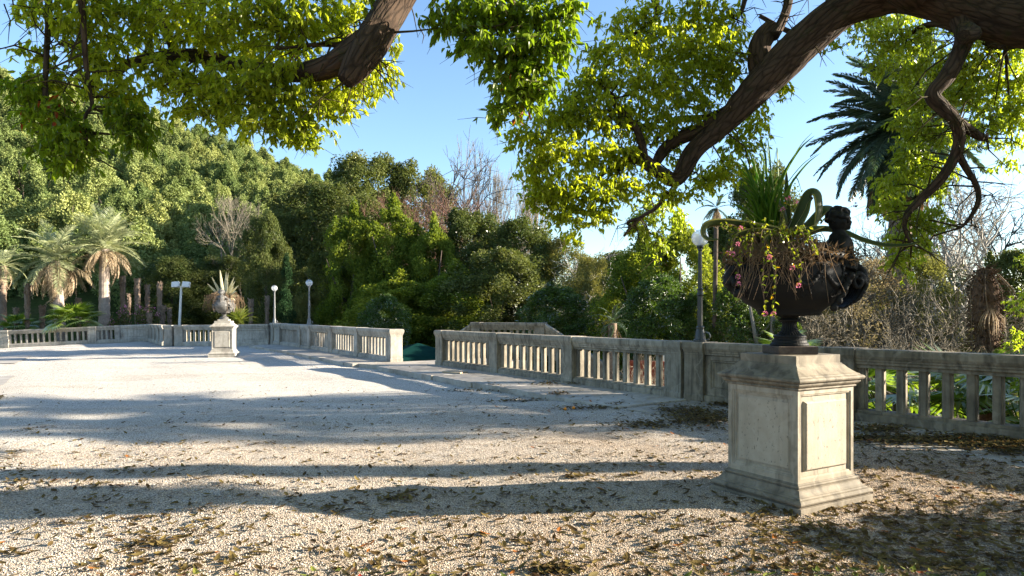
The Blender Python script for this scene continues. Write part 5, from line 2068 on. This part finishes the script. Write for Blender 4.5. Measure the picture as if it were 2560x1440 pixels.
trunk_pts = [Vector((5.4, 1.9, -.3)), Vector((5.35, 1.95, .3)), Vector((5.3, 2.0, 1.3)), Vector((5.15, 2.3, 2.3)), Vector((5.0, 2.9, 3.2))]
me, _ = limb_mesh(trunk_pts, [.62, .52, .46, .44, .40], 1, 36, 8)
obj('trunk', me, CAM)
fork = trunk_pts[-1]
f1 = P(2640, 60, 5.6)
me, _ = limb_mesh([trunk_pts[-2], fork, (fork + f1) / 2 + Vector((0, 0, .05)), f1], [.40, .36, .30, .26], 2, 30, 8)
obj('limb', me, CAM)
limb([(2640, 60, 5.6, 80), (2560, 52, 5.7, 76), (2470, 30, 5.8, 74), (2380, 0, 5.9, 72), (2290, -22, 6.0, 64), (2200, -12, 6.1, 58), (2110, 25, 6.2, 55), (2010, 105, 6.3, 53), (1920, 195, 6.4, 50), (1862, 255, 6.45, 42), (1800, 318, 6.5, 32), (1735, 378, 6.5, 27), (1692, 447, 6.5, 23), (1648, 432, 6.45, 21), (1600, 396, 6.4, 20), (1570, 398, 6.4, 17), (1546, 414, 6.4, 15)], 3, 'limb', 30)
limb([(1822, 292, 6.5, 26), (1742, 328, 6.6, 22), (1688, 352, 6.7, 20), (1658, 378, 6.75, 17), (1641, 405, 6.75, 14)], 4)
limb([(1610, 398, 6.4, 15), (1604, 360, 6.4, 12), (1590, 322, 6.4, 11), (1562, 287, 6.4, 11), (1541, 265, 6.4, 9), (1530, 238, 6.4, 7), (1500, 213, 6.4, 4)], 5, 'limb', 14)
limb([(1548, 274, 6.4, 7), (1515, 300, 6.35, 8), (1497, 322, 6.3, 5)], 6, 'limb', 10)
limb([(1545, 275, 6.4, 7), (1480, 280, 6.4, 5), (1420, 296, 6.4, 4), (1368, 330, 6.4, 2)], 7, 'limb', 8)
limb([(1915, 215, 6.45, 30), (1898, 160, 6.5, 36), (1900, 110, 6.55, 30), (1928, 72, 6.6, 27)], 8)
limb([(1905, 150, 6.5, 16), (1880, 200, 6.7, 13), (1850, 250, 6.9, 10), (1770, 290, 7.0, 9), (1690, 300, 7.0, 11), (1655, 330, 7.0, 8), (1625, 370, 7.0, 4)], 9, 'limb', 14)
limb([(1935, 90, 6.5, 16), (1965, 30, 6.6, 14), (1975, -40, 6.7, 13)], 10, 'limb', 14)
limb([(2130, 20, 6.2, 20), (2060, 80, 6.9, 14), (1990, 85, 7.2, 9), (1900, 40, 7.4, 6)], 11, 'limb', 12)
limb([(1870, -40, 6.9, 9), (1855, 25, 6.9, 7), (1840, 38, 6.9, 6), (1795, 52, 6.9, 5), (1770, 70, 6.9, 2)], 12, 'limb', 8)
limb([(2390, 20, 5.9, 46), (2412, 80, 5.8, 44), (2400, 128, 5.75, 38), (2368, 190, 5.7, 36), (2332, 236, 5.7, 32), (2355, 268, 5.7, 31), (2386, 300, 5.7, 28), (2398, 345, 5.75, 25), (2386, 395, 5.8, 24), (2350, 450, 5.85, 22), (2300, 500, 5.9, 19), (2268, 535, 5.9, 14), (2262, 570, 5.9, 10), (2278, 612, 5.9, 5)], 13, 'limb', 24)
limb([(2415, 70, 5.7, 30), (2430, 85, 5.55, 33), (2408, 92, 5.48, 28)], 14, 'burl', 16)
limb([(2392, 300, 5.75, 18), (2420, 322, 5.8, 20), (2452, 342, 5.85, 17), (2468, 345, 5.85, 12)], 15, 'limb', 14)
limb([(2396, 385, 5.8, 14), (2418, 425, 5.85, 11), (2440, 462, 5.9, 9), (2446, 500, 5.9, 8), (2428, 540, 5.9, 7), (2404, 568, 5.9, 4)], 16, 'limb', 10)
limb([(2560, 80, 5.8, 26), (2520, 110, 6.2, 18), (2440, 95, 6.6, 12), (2330, 60, 7, 9), (2240, 110, 7.3, 6), (2150, 190, 7.5, 3)], 17, 'limb', 12)
limb([(1665, 480, 6.5, 7), (1640, 520, 7.2, 6), (1600, 545, 7.8, 6), (1560, 590, 8, 4)], 18, 'limb', 8)
limb([(1600, 545, 7.8, 5), (1570, 560, 8, 5), (1640, 590, 8.1, 3), (1660, 620, 8.1, 2)], 19, 'limb', 8)
# limb over the top of the picture to the left side
limb([(2300, -20, 5.9, 60), (1900, -330, 5.4, 62), (1500, -380, 5.0, 60), (1180, -240, 4.8, 54), (1030, -70, 4.75, 50), (985, 10, 4.75, 47), (950, 70, 4.6, 45), (912, 130, 4.48, 42), (880, 180, 4.42, 35), (862, 204, 4.4, 24)], 20, 'limb', 30)
limb([(915, 105, 4.55, 40), (868, 140, 4.55, 38), (800, 175, 4.65, 30), (720, 182, 4.9, 26), (620, 172, 4.95, 22), (540, 150, 5.0, 20), (470, 138, 5.0, 18), (400, 142, 5.0, 15), (320, 160, 5.0, 14), (280, 184, 5.0, 13), (245, 152, 5.0, 11), (200, 120, 5.0, 9), (148, 108, 5.0, 6)], 21, 'limb', 22)
limb([(885, 112, 4.75, 14), (840, 112, 4.75, 8), (780, 112, 4.7, 6), (690, 124, 4.6, 3)], 22, 'limb', 8)
limb([(1500, -380, 5.0, 40), (1100, -470, 5.0, 34), (700, -450, 4.95, 28), (390, -380, 4.9, 22), (180, -300, 4.8, 16), (60, -260, 4.8, 10)], 29, 'limb', 14)
limb([(135, -285, 4.8, 11), (122, -60, 4.8, 10), (122, 40, 4.8, 9), (116, 140, 4.75, 8), (114, 240, 4.7, 8), (130, 290, 4.7, 6), (160, 340, 4.7, 3)], 23, 'limb', 10)
limb([(230, -320, 4.8, 11), (204, -60, 4.6, 10), (208, 60, 4.6, 9), (213, 140, 4.6, 8), (221, 210, 4.6, 7), (230, 262, 4.6, 6), (214, 290, 4.6, 5), (216, 330, 4.6, 2)], 24, 'limb', 10)
limb([(420, -390, 4.9, 18), (372, -60, 5.2, 18), (388, 10, 5.2, 15), (408, 60, 5.2, 12), (432, 120, 5.2, 13), (428, 170, 5.2, 14), (426, 215, 5.2, 9)], 25, 'limb', 12)
limb([(690, 190, 4.9, 9), (705, 215, 4.9, 7), (735, 240, 4.9, 6), (742, 270, 4.9, 3)], 26, 'limb', 8)
limb([(1240, -200, 4.6, 30), (1270, -60, 4.4, 16), (1290, 40, 4.3, 10), (1330, 110, 4.3, 6), (1300, 220, 4.3, 3)], 27, 'limb', 10)
limb([(2300, -20, 6.0, 40), (2250, -150, 6.6, 30), (1900, -160, 6.9, 22), (1650, -60, 7.0, 14), (1640, 40, 7, 8), (1560, 100, 7, 4)], 28, 'limb', 12)

# side twigs along the limbs
rg = random.Random(71)
mb = MB()
for p in LIMBS[::2]:
    if rg.random() > .55: continue
    d = Vector((rg.gauss(0, 1), rg.gauss(0, .8), rg.gauss(-.2, .8))).normalized()
    L = rg.uniform(.12, .42)
    q = p + d * L * .5 + Vector((0, 0, rg.gauss(0, .03)))
    e = p + d * L + Vector((rg.gauss(0, .05), 0, -.25 * L))
    mb.tube([p - CL, q - CL, e - CL], [.008, .0055, .002], 4, False)
    for s in range(2):
        f = q + Vector((rg.gauss(0, 1), rg.gauss(0, .6), rg.gauss(-.4, .7))).normalized() * L * .6
        mb.tube([q - CL, (q + f) / 2 + Vector((0, 0, .01)) - CL, f - CL], [.0045, .003, .0012], 3, False)
obj('twigs', mb.mesh('twigs', M['twig'], True), CAM)['kind'] = 'stuff'

# leaves hang in sprays along fine twigs
rgn = np.random.default_rng(99)
LP = np.array([tuple(p) for p in LIMBS])


def foliage(blobs, name, mat, leaf, dens, seed, twigs=True, droop=.9):
    rg = np.random.default_rng(seed)
    pos, tip, tone = [], [], []
    mb = MB()
    for b in blobs:
        cx, cy, rx, ry, d = b[:5]
        dn = b[5] if len(b) > 5 else 1.0
        n = max(3, int(rx * ry * dens * dn / 120))
        c = np.array(P(cx, cy, d))
        ax, az = rx * d / F, ry * d / F
        ay = min(.75 * (ax + az) / 2 + .05, .6)
        bt = rg.random()
        # a branchlet from the nearest limb
        j = np.argmin(((LP - c) ** 2).sum(1))
        p0, c_ = Vector(LP[j]), Vector(c)
        dist = (c_ - p0).length
        if twigs and dist < .95:
            mid_ = p0.lerp(c_, .5) + Vector((rg.normal(0, .05), rg.normal(0, .05), .06 * dist))
            mb.tube([p0 - CL, mid_ - CL, c_ - CL], [.010, .007, .003], 5)
        for k in range(n):
            v = rg.normal(size=3)
            v *= (rg.random() ** .45) / np.linalg.norm(v)
            s0 = c + v * np.array([ax, ay, az])
            dr_ = unit(np.array([v[0] * .8 + rg.normal(0, .6), v[1] * .6 + rg.normal(0, .6), -.35 + rg.normal(0, .35)]))
            L = leaf * rg.uniform(1.6, 3.4)
            m = rg.integers(6, 11)
            if twigs and k % 2 == 0:
                a_ = Vector(s0 - dr_ * L * .2) - CL
                e_ = Vector(s0 + dr_ * L) - CL
                mb.tube([a_, a_.lerp(e_, .5) + Vector((0, 0, .012)), e_], [.0028, .0022, .0010], 3, False)
            tt = rg.random(m)
            s0 = s0 - dr_ * L * .55 + np.array([0, 0, .03])
            pos.append(s0[None] + dr_[None] * (L * tt)[:, None] - np.array([[0, 0, .02]]) * (tt ** 2)[:, None])
            tip.append(dr_[None] * .55 + rg.normal(0, .55, (m, 3)) + np.array([[0, 0, -droop]]))
            tone.append(np.clip(.45 * bt + .55 * rg.random(m), 0, 1))
    pos = np.concatenate(pos); tip = np.concatenate(tip); tone = np.concatenate(tone)
    n = len(pos)
    ln = leaf * rg.uniform(.6, 1.2, n)
    nor = rnd_dir(n, rg) + np.array([0, -.3, .25])
    V, Q, k = leaves_np(pos - np.array(CL), tip, nor, ln, ln * rg.uniform(.38, .50, n), .18, True)
    obj(name, np_mesh(name, V, Q, mat, np.repeat(tone, k)), CAM)
    if twigs: obj('twigs', mb.mesh('twigs', M['twig'], True), CAM)['kind'] = 'stuff'
    return n


LEFT = [(90, 30, 80, 55, 4.8, .8), (200, 40, 100, 60, 4.7), (330, 40, 110, 70, 4.9), (470, 40, 120, 80, 4.8), (620, 50, 130, 85, 4.7), (750, 60, 110, 80, 4.7), (855, 50, 75, 65, 4.95), (930, 20, 40, 40, 4.7, .6),
        (95, 140, 50, 40, 4.8, .7), (115, 215, 65, 45, 4.8, .8), (240, 150, 80, 60, 4.8, .9), (250, 220, 60, 45, 4.7, .8), (320, 250, 70, 50, 4.8),
        (430, 190, 90, 60, 4.9), (520, 215, 100, 65, 4.8), (620, 225, 110, 75, 4.7), (720, 235, 110, 75, 4.7), (820, 225, 85, 60, 4.85), (905, 205, 65, 50, 4.95), (962, 190, 36, 45, 4.7, .8), (985, 130, 22, 40, 4.8, .5),
        (540, 285, 70, 40, 4.8), (640, 310, 90, 42, 4.7), (725, 335, 65, 42, 4.7), (785, 300, 55, 45, 4.7), (865, 262, 50, 35, 4.7), (700, 150, 120, 50, 5.2, .8), (560, 110, 120, 50, 5.2, .8), (330, 120, 90, 50, 5.2, .7), (770, 355, 40, 25, 4.7), (440, 275, 40, 25, 4.8)]
LEFTD = [(75, 250, 38, 45, 4.6, .7), (130, 300, 75, 55, 4.6), (165, 365, 65, 50, 4.5), (180, 415, 45, 30, 4.5), (110, 390, 40, 35, 4.6, .7), (330, 320, 55, 40, 4.6), (350, 360, 48, 30, 4.6), (300, 290, 50, 35, 4.6), (60, 225, 40, 35, 4.7, .8), (210, 340, 40, 40, 4.6, .6)]
MIDD = [(1140, 35, 70, 50, 4.4), (1235, 45, 90, 60, 4.3), (1330, 50, 90, 55, 4.3), (1418, 45, 50, 45, 4.3), (1180, 110, 50, 40, 4.3), (1250, 130, 80, 50, 4.2), (1340, 130, 75, 50, 4.2), (1405, 95, 45, 40, 4.2, .8), (1270, 200, 52, 45, 4.2), (1335, 200, 60, 45, 4.2), (1290, 255, 55, 38, 4.2), (1250, 290, 32, 30, 4.2), (1350, 245, 40, 30, 4.2, .7), (1100, 70, 40, 40, 4.4, .5)]
RIGHT = [(1600, 30, 60, 40, 6.8, .6), (1700, 40, 100, 50, 6.8, .8), (1790, 40, 70, 45, 6.8, .8), (1560, 140, 80, 50, 6.5, .9), (1680, 130, 105, 65, 6.7), (1790, 140, 80, 65, 6.6), (1490, 200, 70, 45, 6.4, .9), (1600, 225, 110, 65, 6.4), (1720, 220, 100, 65, 6.6), (1820, 190, 50, 55, 6.6, .8),
         (1400, 290, 80, 50, 6.3), (1500, 300, 90, 60, 6.3), (1620, 320, 90, 55, 6.6, .9), (1740, 290, 55, 45, 6.6, .7), (1315, 350, 60, 42, 6.2), (1410, 385, 95, 58, 6.2), (1530, 400, 90, 50, 6.3), (1330, 430, 50, 45, 6.2), (1390, 475, 80, 50, 6.1), (1475, 490, 85, 50, 6.1), (1560, 480, 60, 40, 6.2), (1415, 545, 55, 42, 6.1), (1500, 550, 45, 25, 6.1), (1640, 460, 45, 30, 6.3, .7), (1345, 500, 40, 35, 6.1), (1430, 595, 25, 18, 6.1),
         (1850, 370, 55, 50, 6.8), (1890, 300, 42, 55, 6.8, .8), (1945, 220, 40, 35, 6.7, .7), (1770, 455, 75, 35, 6.6, .9), (1700, 490, 55, 30, 6.5, .8), (1820, 430, 50, 35, 6.7), (1880, 440, 30, 25, 6.8, .6), (1590, 80, 60, 40, 7.0, .6), (1740, 90, 90, 40, 7.2, .7), (1690, 400, 40, 30, 6.7, .6), (1445, 245, 50, 35, 6.4, .8), (1490, 140, 45, 35, 6.6, .7), (1530, 60, 50, 35, 6.8, .6), (1850, 90, 30, 40, 6.8, .5)]
BRIGHT = [(1640, 520, 50, 32, 8.0), (1685, 560, 38, 30, 8.0), (1645, 615, 32, 36, 8.1), (1595, 575, 35, 26, 8.0), (1610, 550, 40, 30, 8.1), (2120, 45, 60, 35, 7.2, .7), (2190, 80, 70, 45, 7.2), (2260, 120, 60, 45, 7.2), (2320, 90, 55, 40, 7.2, .8), (2250, 60, 60, 30, 7.4, .7), (2190, 130, 40, 30, 7.2, .5), (2070, 110, 35, 22, 7.2, .6), (2090, 20, 40, 25, 7.2, .7),
          (2285, 185, 55, 45, 6.8, .9), (2262, 250, 34, 28, 6.6), (2320, 250, 45, 40, 6.6), (2280, 320, 55, 40, 6.5), (2330, 340, 45, 40, 6.4, .9), (2265, 390, 38, 35, 6.4), (2290, 420, 55, 40, 6.3), (2245, 460, 55, 35, 6.3), (2230, 520, 45, 35, 6.2), (2300, 550, 55, 35, 6.2), (2260, 600, 50, 28, 6.2), (2310, 620, 35, 22, 6.2, .7), (2250, 655, 40, 24, 6.2), (2270, 690, 25, 14, 6.2, .6), (2350, 570, 25, 25, 6.2, .6), 
          (2440, 150, 70, 50, 6.6, .9), (2500, 210, 60, 55, 6.6, .9), (2440, 240, 50, 40, 6.6, .8), (2530, 130, 40, 45, 6.6), (2480, 300, 55, 40, 6.5, .8), (2530, 300, 40, 45, 6.5), (2450, 350, 40, 25, 6.5, .6), (2530, 360, 35, 20, 6.5, .6), (2560, 230, 40, 60, 6.4), (2350, 160, 40, 40, 6.8, .7), (2900, 430, 190, 120, 6.1, .8), (2860, 300, 160, 120, 6.0, .8), (3100, 380, 160, 130, 6.2, .8), (2200, 170, 45, 35, 7.0, .7), (2385, 245, 35, 35, 6.6, .7), (2410, 195, 40, 35, 6.6, .7), (2350, 420, 35, 35, 6.4, .7), (2330, 480, 35, 30, 6.4, .8), (2520, 420, 35, 22, 6.5, .5), (2300, 250, 60, 50, 7.2, .6), (2550, 760, 22, 40, 9.5), (2545, 850, 20, 35, 9.5), (2555, 660, 14, 20, 9.5), (2550, 950, 20, 30, 9.8)]
nl = foliage(LEFT, 'foliage', M['camphor'], .058, 1.8, 1)
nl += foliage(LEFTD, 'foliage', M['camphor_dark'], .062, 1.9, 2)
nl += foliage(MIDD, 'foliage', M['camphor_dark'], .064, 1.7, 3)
nl += foliage(RIGHT, 'foliage', M['camphor'], .059, 3.1, 4)
nl += foliage(BRIGHT, 'foliage', M['camphor_sunlit'], .058, 3.9, 5)
# the crown of the same tree overhead, unseen, filled and trimmed for its shade
rg = np.random.default_rng(55)
n = 46000
v = rnd_dir(n, rg) * (rg.random(n) ** .4)[:, None]
ps = np.array([[0.0, 2.0, 9.4]]) + v * np.array([[10.5, 9.5, 3.6]])
ps = ps[(ps[:, 2] > 2.9 + .56 * np.maximum(ps[:, 1], 0)) & (ps[:, 2] > 5.0 + .31 * (ps[:, 0] + 4)) & (ps[:, 0] > -3.5)]
n = len(ps)
V, Q, k = leaves_np(ps - np.array(CL), rnd_dir(n, rg) + np.array([0, 0, -.5]), rnd_dir(n, rg) + np.array([0, 0, .4]), rg.uniform(.16, .28, n), rg.uniform(.08, .13, n), .2)
obj('foliage', np_mesh('foliage', V, Q, M['camphor'], np.repeat(rg.random(n), k)), CAM)
# sparse twigs against the sky
mb = MB()
for l in ([(1015, -30, 4.8), (1035, 40, 4.8), (1045, 95, 4.8)], [(1045, 60, 4.8), (1060, 90, 4.8), (1055, 110, 4.8)], [(30, -10, 4.8), (40, 60, 4.8), (80, 90, 4.8)], [(10, 10, 4.8), (25, 50, 4.8), (20, 110, 4.8)], [(1420, 160, 4.3), (1405, 170, 4.3), (1390, 150, 4.3)], [(2070, 130, 7), (2110, 115, 7), (2150, 80, 7)], [(250, 400, 4.6), (285, 420, 4.6), (310, 432, 4.6)]):
    mb.tube([q - CL for q in pxpath(l)], [.005, .004, .0015], 4)
obj('twigs', mb.mesh('twigs', M['twig']), CAM)['kind'] = 'stuff'

# ------------------------------------------------------------------ fallen leaves
LM = []
for s in range(6):
    rg = np.random.default_rng(200 + s)
    mb = MB()
    # a curled blade of 2 x 5 faces
    L, W = .085, .034
    cu = rg.uniform(-.3, .6); fo = rg.uniform(.05, .4)
    for sg in (-1, 1):
        for i in range(5):
            q = []
            for t, e in ((i / 5, 0), ((i + 1) / 5, 0), ((i + 1) / 5, 1), (i / 5, 1)):
                w = W * .5 * math.sin(math.pi * min(1, t * .96 + .02)) ** .8 * e
                q.append(((t - .5) * L, sg * w * math.cos(fo), w * math.sin(fo) + cu * .05 * (t - .5) ** 2 * 4 * .5))
            mb.poly(q if sg > 0 else q[::-1])
    mb.tube([(-.5 * L, 0, cu * .025), (-.5 * L - .02, .003, cu * .03 + .004)], [.0009, .0007], 3)
    LM.append(mb)


def litter_mat(name, col):
    return leaf_mat(name, tuple(c * .8 for c in col), tuple(min(1, c * 1.15) for c in col), (1.2, 1.2, .7), .25, .3, .35, .35)


LMAT = [litter_mat('brown_leaf', (.10, .06, .025)), litter_mat('dull_green_leaf', (.08, .10, .022)), litter_mat('yellow_green_leaf', (.17, .185, .035)), litter_mat('tan_leaf', (.20, .145, .07)), litter_mat('dark_leaf', (.04, .032, .016))]
RED = litter_mat('red_leaf', (.35, .07, .025))
lmesh = []
for s, mb in enumerate(LM):
    for k, mt in enumerate(LMAT):
        lmesh.append((mb.mesh('fallen_leaf', mt, True, True), k))
redm = LM[1].mesh('fallen_leaf', RED, True, True)
rg = random.Random(31)


def gpos(px, py):
    y = EYE * F / (py - HZ)
    return XA(px, y), y


def on_ground(x, y):
    """height of what a leaf lies on: gravel or the pavement slabs"""
    z = float(gravel_z(x, y))
    for o_, d_, n_, w, lo, hi in ((A0, DA, NA, 1.85, -.5, 9.5), (B0, DB, NB, 1.8, .1, 12), (L0, DL, NL, 1.45, -.2, 15)):
        v = Vector((x, y, 0)) - o_
        if lo < v.dot(d_) < hi and .0 < v.dot(n_) < w: z = max(z, float(slope_z(x)) + .002)
    return z


def free(x, y):
    e = Vector((x - PED1.x, y - PED1.y, 0))
    c_, s_ = math.cos(R(32)), math.sin(R(32))
    if abs(e.x * c_ + e.y * s_) < .47 and abs(-e.x * s_ + e.y * c_) < .47: return False
    return x < np.interp(y, ey, ex) - .22


HEAPS = [(1400, 1415, 75, 13, 70), (370, 1362, 40, 10, 26), (1440, 1195, 40, 7, 24), (1570, 1190, 40, 7, 18), (1640, 1360, 40, 12, 16), (80, 1078, 60, 8, 26), (30, 1130, 40, 14, 22), (60, 1180, 70, 16, 34), (990, 1245, 50, 8, 22), (1030, 1235, 60, 10, 16), (90, 1205, 60, 14, 24), (260, 1210, 90, 14, 16), (160, 1300, 20, 5, 6), (2380, 1420, 100, 20, 22), (2200, 1400, 60, 12, 12), (30, 1370, 60, 14, 12)]
PILE = [(1760, 1045, 75, 22, 560), (1700, 1030, 60, 14, 220), (1820, 1010, 40, 8, 160), (1620, 1060, 80, 12, 160), (2300, 1100, 160, 12, 520), (2450, 1108, 120, 14, 420), (2200, 1075, 60, 8, 160), (2530, 1120, 60, 16, 260), (2160, 1098, 50, 6, 60), (1400, 985, 22, 3, 40), (1440, 958, 20, 3, 60), (1360, 960, 40, 4, 40), (1180, 965, 90, 4, 70), (1290, 990, 80, 4, 70), (1480, 1015, 90, 5, 90), (0, 985, 12, 5, 30)]
cand = []
for cx, cy_, rx, ry, n in HEAPS + PILE:
    for k in range(int(n * (1.0 if (cx, cy_, rx, ry, n) in HEAPS else 1.8))):
        x, y = gpos(cx + rg.gauss(0, rx * .55), max(800, cy_ + rg.gauss(0, ry * .55)))
        cand.append((x, y, abs(rg.gauss(0, .016)) if n > 20 else 0.004, rg.random()))
for k in range(6800):
    px, py = rg.uniform(-60, 2620), 862 + 590 * rg.random() ** 1.05
    dn = .28 + .9 * (px / 2560) * (py > 960) + .35 * (py > 1100) + .7 * (px > 1150) * (970 < py < 1120)
    if py < 960 and px < 900: dn = .12
    x, y = gpos(px, py)
    dn *= .38 + 1.2 * max(0, .5 + 1.3 * mnoise.noise(Vector((x * 1.1, y * 1.1, 2)))) ** 2
    if rg.random() > dn: continue
    cand.append((x, y, .003, rg.random()))
cand = [c for c in cand if free(c[0], c[1]) and c[1] > 3.3]
for k in range(1500):
    x, y = gpos(rg.uniform(1880, 2640), 1060 + 390 * rg.random())
    cand.append((x, y, .003, rg.random()))
cand = [c for c in cand if free(c[0], c[1]) and c[1] > 3.3]
cand.sort(key=lambda c: c[1])
near, rest = [], []
for c in cand:
    (near if len(near) < 260 and c[2] < .03 else rest).append(c)
LG = ['dead brown leaf lying on the foreground gravel', 'dull green leaf lying on the foreground gravel', 'yellow green leaf lying on the foreground gravel', 'tan leaf lying on the foreground gravel', 'dark brown leaf lying on the foreground gravel']


def lrot():
    return (rg.gauss(0, .13), rg.gauss(0, .13), rg.uniform(0, 6.28))


for x, y, dz, q in near:
    k = rg.choices(range(5), (3.4, 1.8, 1.6, 2.4, 2.4))[0]
    me = lmesh[rg.randrange(6) * 5 + k][0]
    red = rg.random() < .012
    s = rg.uniform(.6, 1.15)
    o = obj('fallen_leaf', redm if red else me, None, (x, y, on_ground(x, y) + .010 + dz), lrot(), (s, s, s))
    u_ = x / y
    wh = 'at the left of the foreground gravel' if u_ < -.25 else ('in the middle of the foreground gravel' if u_ < .2 else ('in front of the near pedestal' if u_ < .5 else 'on the gravel at the lower right'))
    lb = ('small red leaf' if red else LG[k].split(' lying')[0]) + ' lying ' + wh
    tag(o, lb, 'fallen leaf', 'fallen leaves: ' + lb)
# the rest of the litter in one mesh per colour
Vs, Qs, Ts = [], [], []
base = [np.array(mb.v[:40]) for mb in LM]
off = 0
for x, y, dz, q in rest:
    e = Matrix.Rotation(rg.uniform(0, 6.28), 3, 'Z') @ Matrix.Rotation(rg.gauss(0, .17), 3, 'X') @ Matrix.Rotation(rg.gauss(0, .17), 3, 'Y')
    v = base[rg.randrange(6)] * rg.uniform(.6, 1.15)
    v = v @ np.array(e).T + np.array([x, y, on_ground(x, y) + .008 + dz])
    Vs.append(v); Qs.append(np.arange(40).reshape(10, 4) + off); off += 40
    Ts.append(np.full(10, rg.random()))
tag(obj('leaf_litter', np_mesh('leaf_litter', np.concatenate(Vs), np.concatenate(Qs), M['litter'], np.concatenate(Ts), smooth=True)), 'brown and olive leaf litter gathered along the balustrade and over the gravel', None, None, 'stuff')
# dry twigs
mb = MB()
for k in range(420):
    px, py = rg.uniform(0, 2560), 1000 + 440 * rg.random()
    x, y = gpos(px, py)
    if not free(x, y) or rg.random() > .35 + .6 * px / 2560: continue
    a = rg.uniform(0, 6.28); L = rg.uniform(.05, .30) * (1 + .5 * (rg.random() < .2))
    b = rg.gauss(0, .6)
    pts = []
    for i in range(5):
        xx = x + math.cos(a) * L * i / 4; yy_ = y + math.sin(a) * L * i / 4
        a += b * .25
        pts.append((xx, yy_, on_ground(xx, yy_) + .008 + .008 * math.sin(i * 1.3 + k)))
    mb.tube(pts, [.0022, .002, .0018, .0014, .0008], 3)
tag(mb.build('twig_litter', M['dry_twig']), 'thin dry twigs scattered over the gravel', None, None, 'stuff')

# ------------------------------------------------------------------ palms and trees to the right, out of the picture, whose shade falls on the court
SHADE = [(13.0, 7.45, 13.5, .24, 'slim date palm in the garden right of the near pedestal'), (20.0, 11.2, 8.0, .30, 'stout date palm in the garden right of the shaded balustrade'), (24.0, 13.8, 8.8, .2, 'tall thin date palm standing deep in the garden at the right')]
for x, y, h, tr, lab in SHADE:
    palm('canary_palm', (x, y, gz(x, y)), h + 2.4, tr, 2.6, lab, (FK, FB), 26, M['palm_stump'], int(x), (85, -40), 8)
# a slim unseen stem, added to draw one thin shadow across the foreground
mb = MB()
mb.tube([(0, 0, -2.5), (.03, 0, 0), (-.02, .02, 1.5), (.02, 0, 3.2)], [.075, .065, .055, .02], 8)
for k in range(6):
    mb.tube([(0, 0, 1.6 + k * .22), (math.cos(k * 2.4) * .5, math.sin(k * 2.4) * .5, 2.1 + k * .25)], [.018, .004], 4)
r = empty('shadow_stem', (10.4, 4.22, 0), 0, 'slim bare stem added out of view to cast one thin shadow', 'tree')
mb.build('trunk', M['bare'], r)


def standard(x, y, z0, z1, w, kind, v, label):
    r = empty('garden_tree', (x, y, gz(x, y)), 0, label, 'tree', 'garden trees right of the court')
    b = gz(x, y)
    mb = MB()
    mb.tube([(0, 0, -.2), (.04, .02, (z0 - b) * .5), (0, 0, (z0 + z1) / 2 - b)], [.10, .085, .04], 8)
    mb.build('trunk', M['trunk'], r)
    obj('crown', CR[kind, v], r, (0, 0, z0 - b - .1 * (z1 - z0)), (0, 0, x), (w, w, (z1 - z0) * 1.1))


standard(13.2, 10.2, 3.7, 6.3, 2.2, 'olive', 1, 'round headed young tree right of the shaded balustrade')
standard(16.5, 12.6, 4.4, 7.4, 2.4, 'olive', 0, 'thin crowned tree farther right of the shaded balustrade')
for k_, (x, y, h, w) in enumerate(((5.7, 4.75, 1.05, 1.5), (6.6, 4.0, 1.25, 1.5))):
    tree('glossy', k_, x, y, h, w, 'low_shrub', ('low leafy shrub beside the foot of the camphor trunk', 'taller leafy shrub close to the camphor trunk')[k_], 'shrub', None, 0.0, None, False)
SH2 = [('glossy', 1, 10.6, 10.4, 4.4, 2.6), ('glossy', 2, 12.6, 9.3, 5.3, 2.4), ('laurel', 0, 21.0, 8.4, 6.0, 1.5), ('oak', 1, 19.0, 10.6, 4.2, 2.0), ('laurel', 1, 27.0, 11.4, 7.0, 1.8)]
SH3 = [('oak', 0, 48, 45, 17, 12), ('oak', 1, 52, 53, 19, 13), ('oak', 2, 58, 62, 22, 15), ('oak', 0, 70, 54, 23, 15)]
for j_, (k, v, x, y, h, w) in enumerate(SH2 + SH3):
    tree(k, v, x, y, h, w, 'garden_tree', '%s in the garden right of the court, %d metres beyond the balustrade' % ({'laurel': 'laurel tree', 'oak': 'dark evergreen tree', 'glossy': 'glossy shrub'}[k], int(x - 5)), 'tree', 'garden trees right of the court')
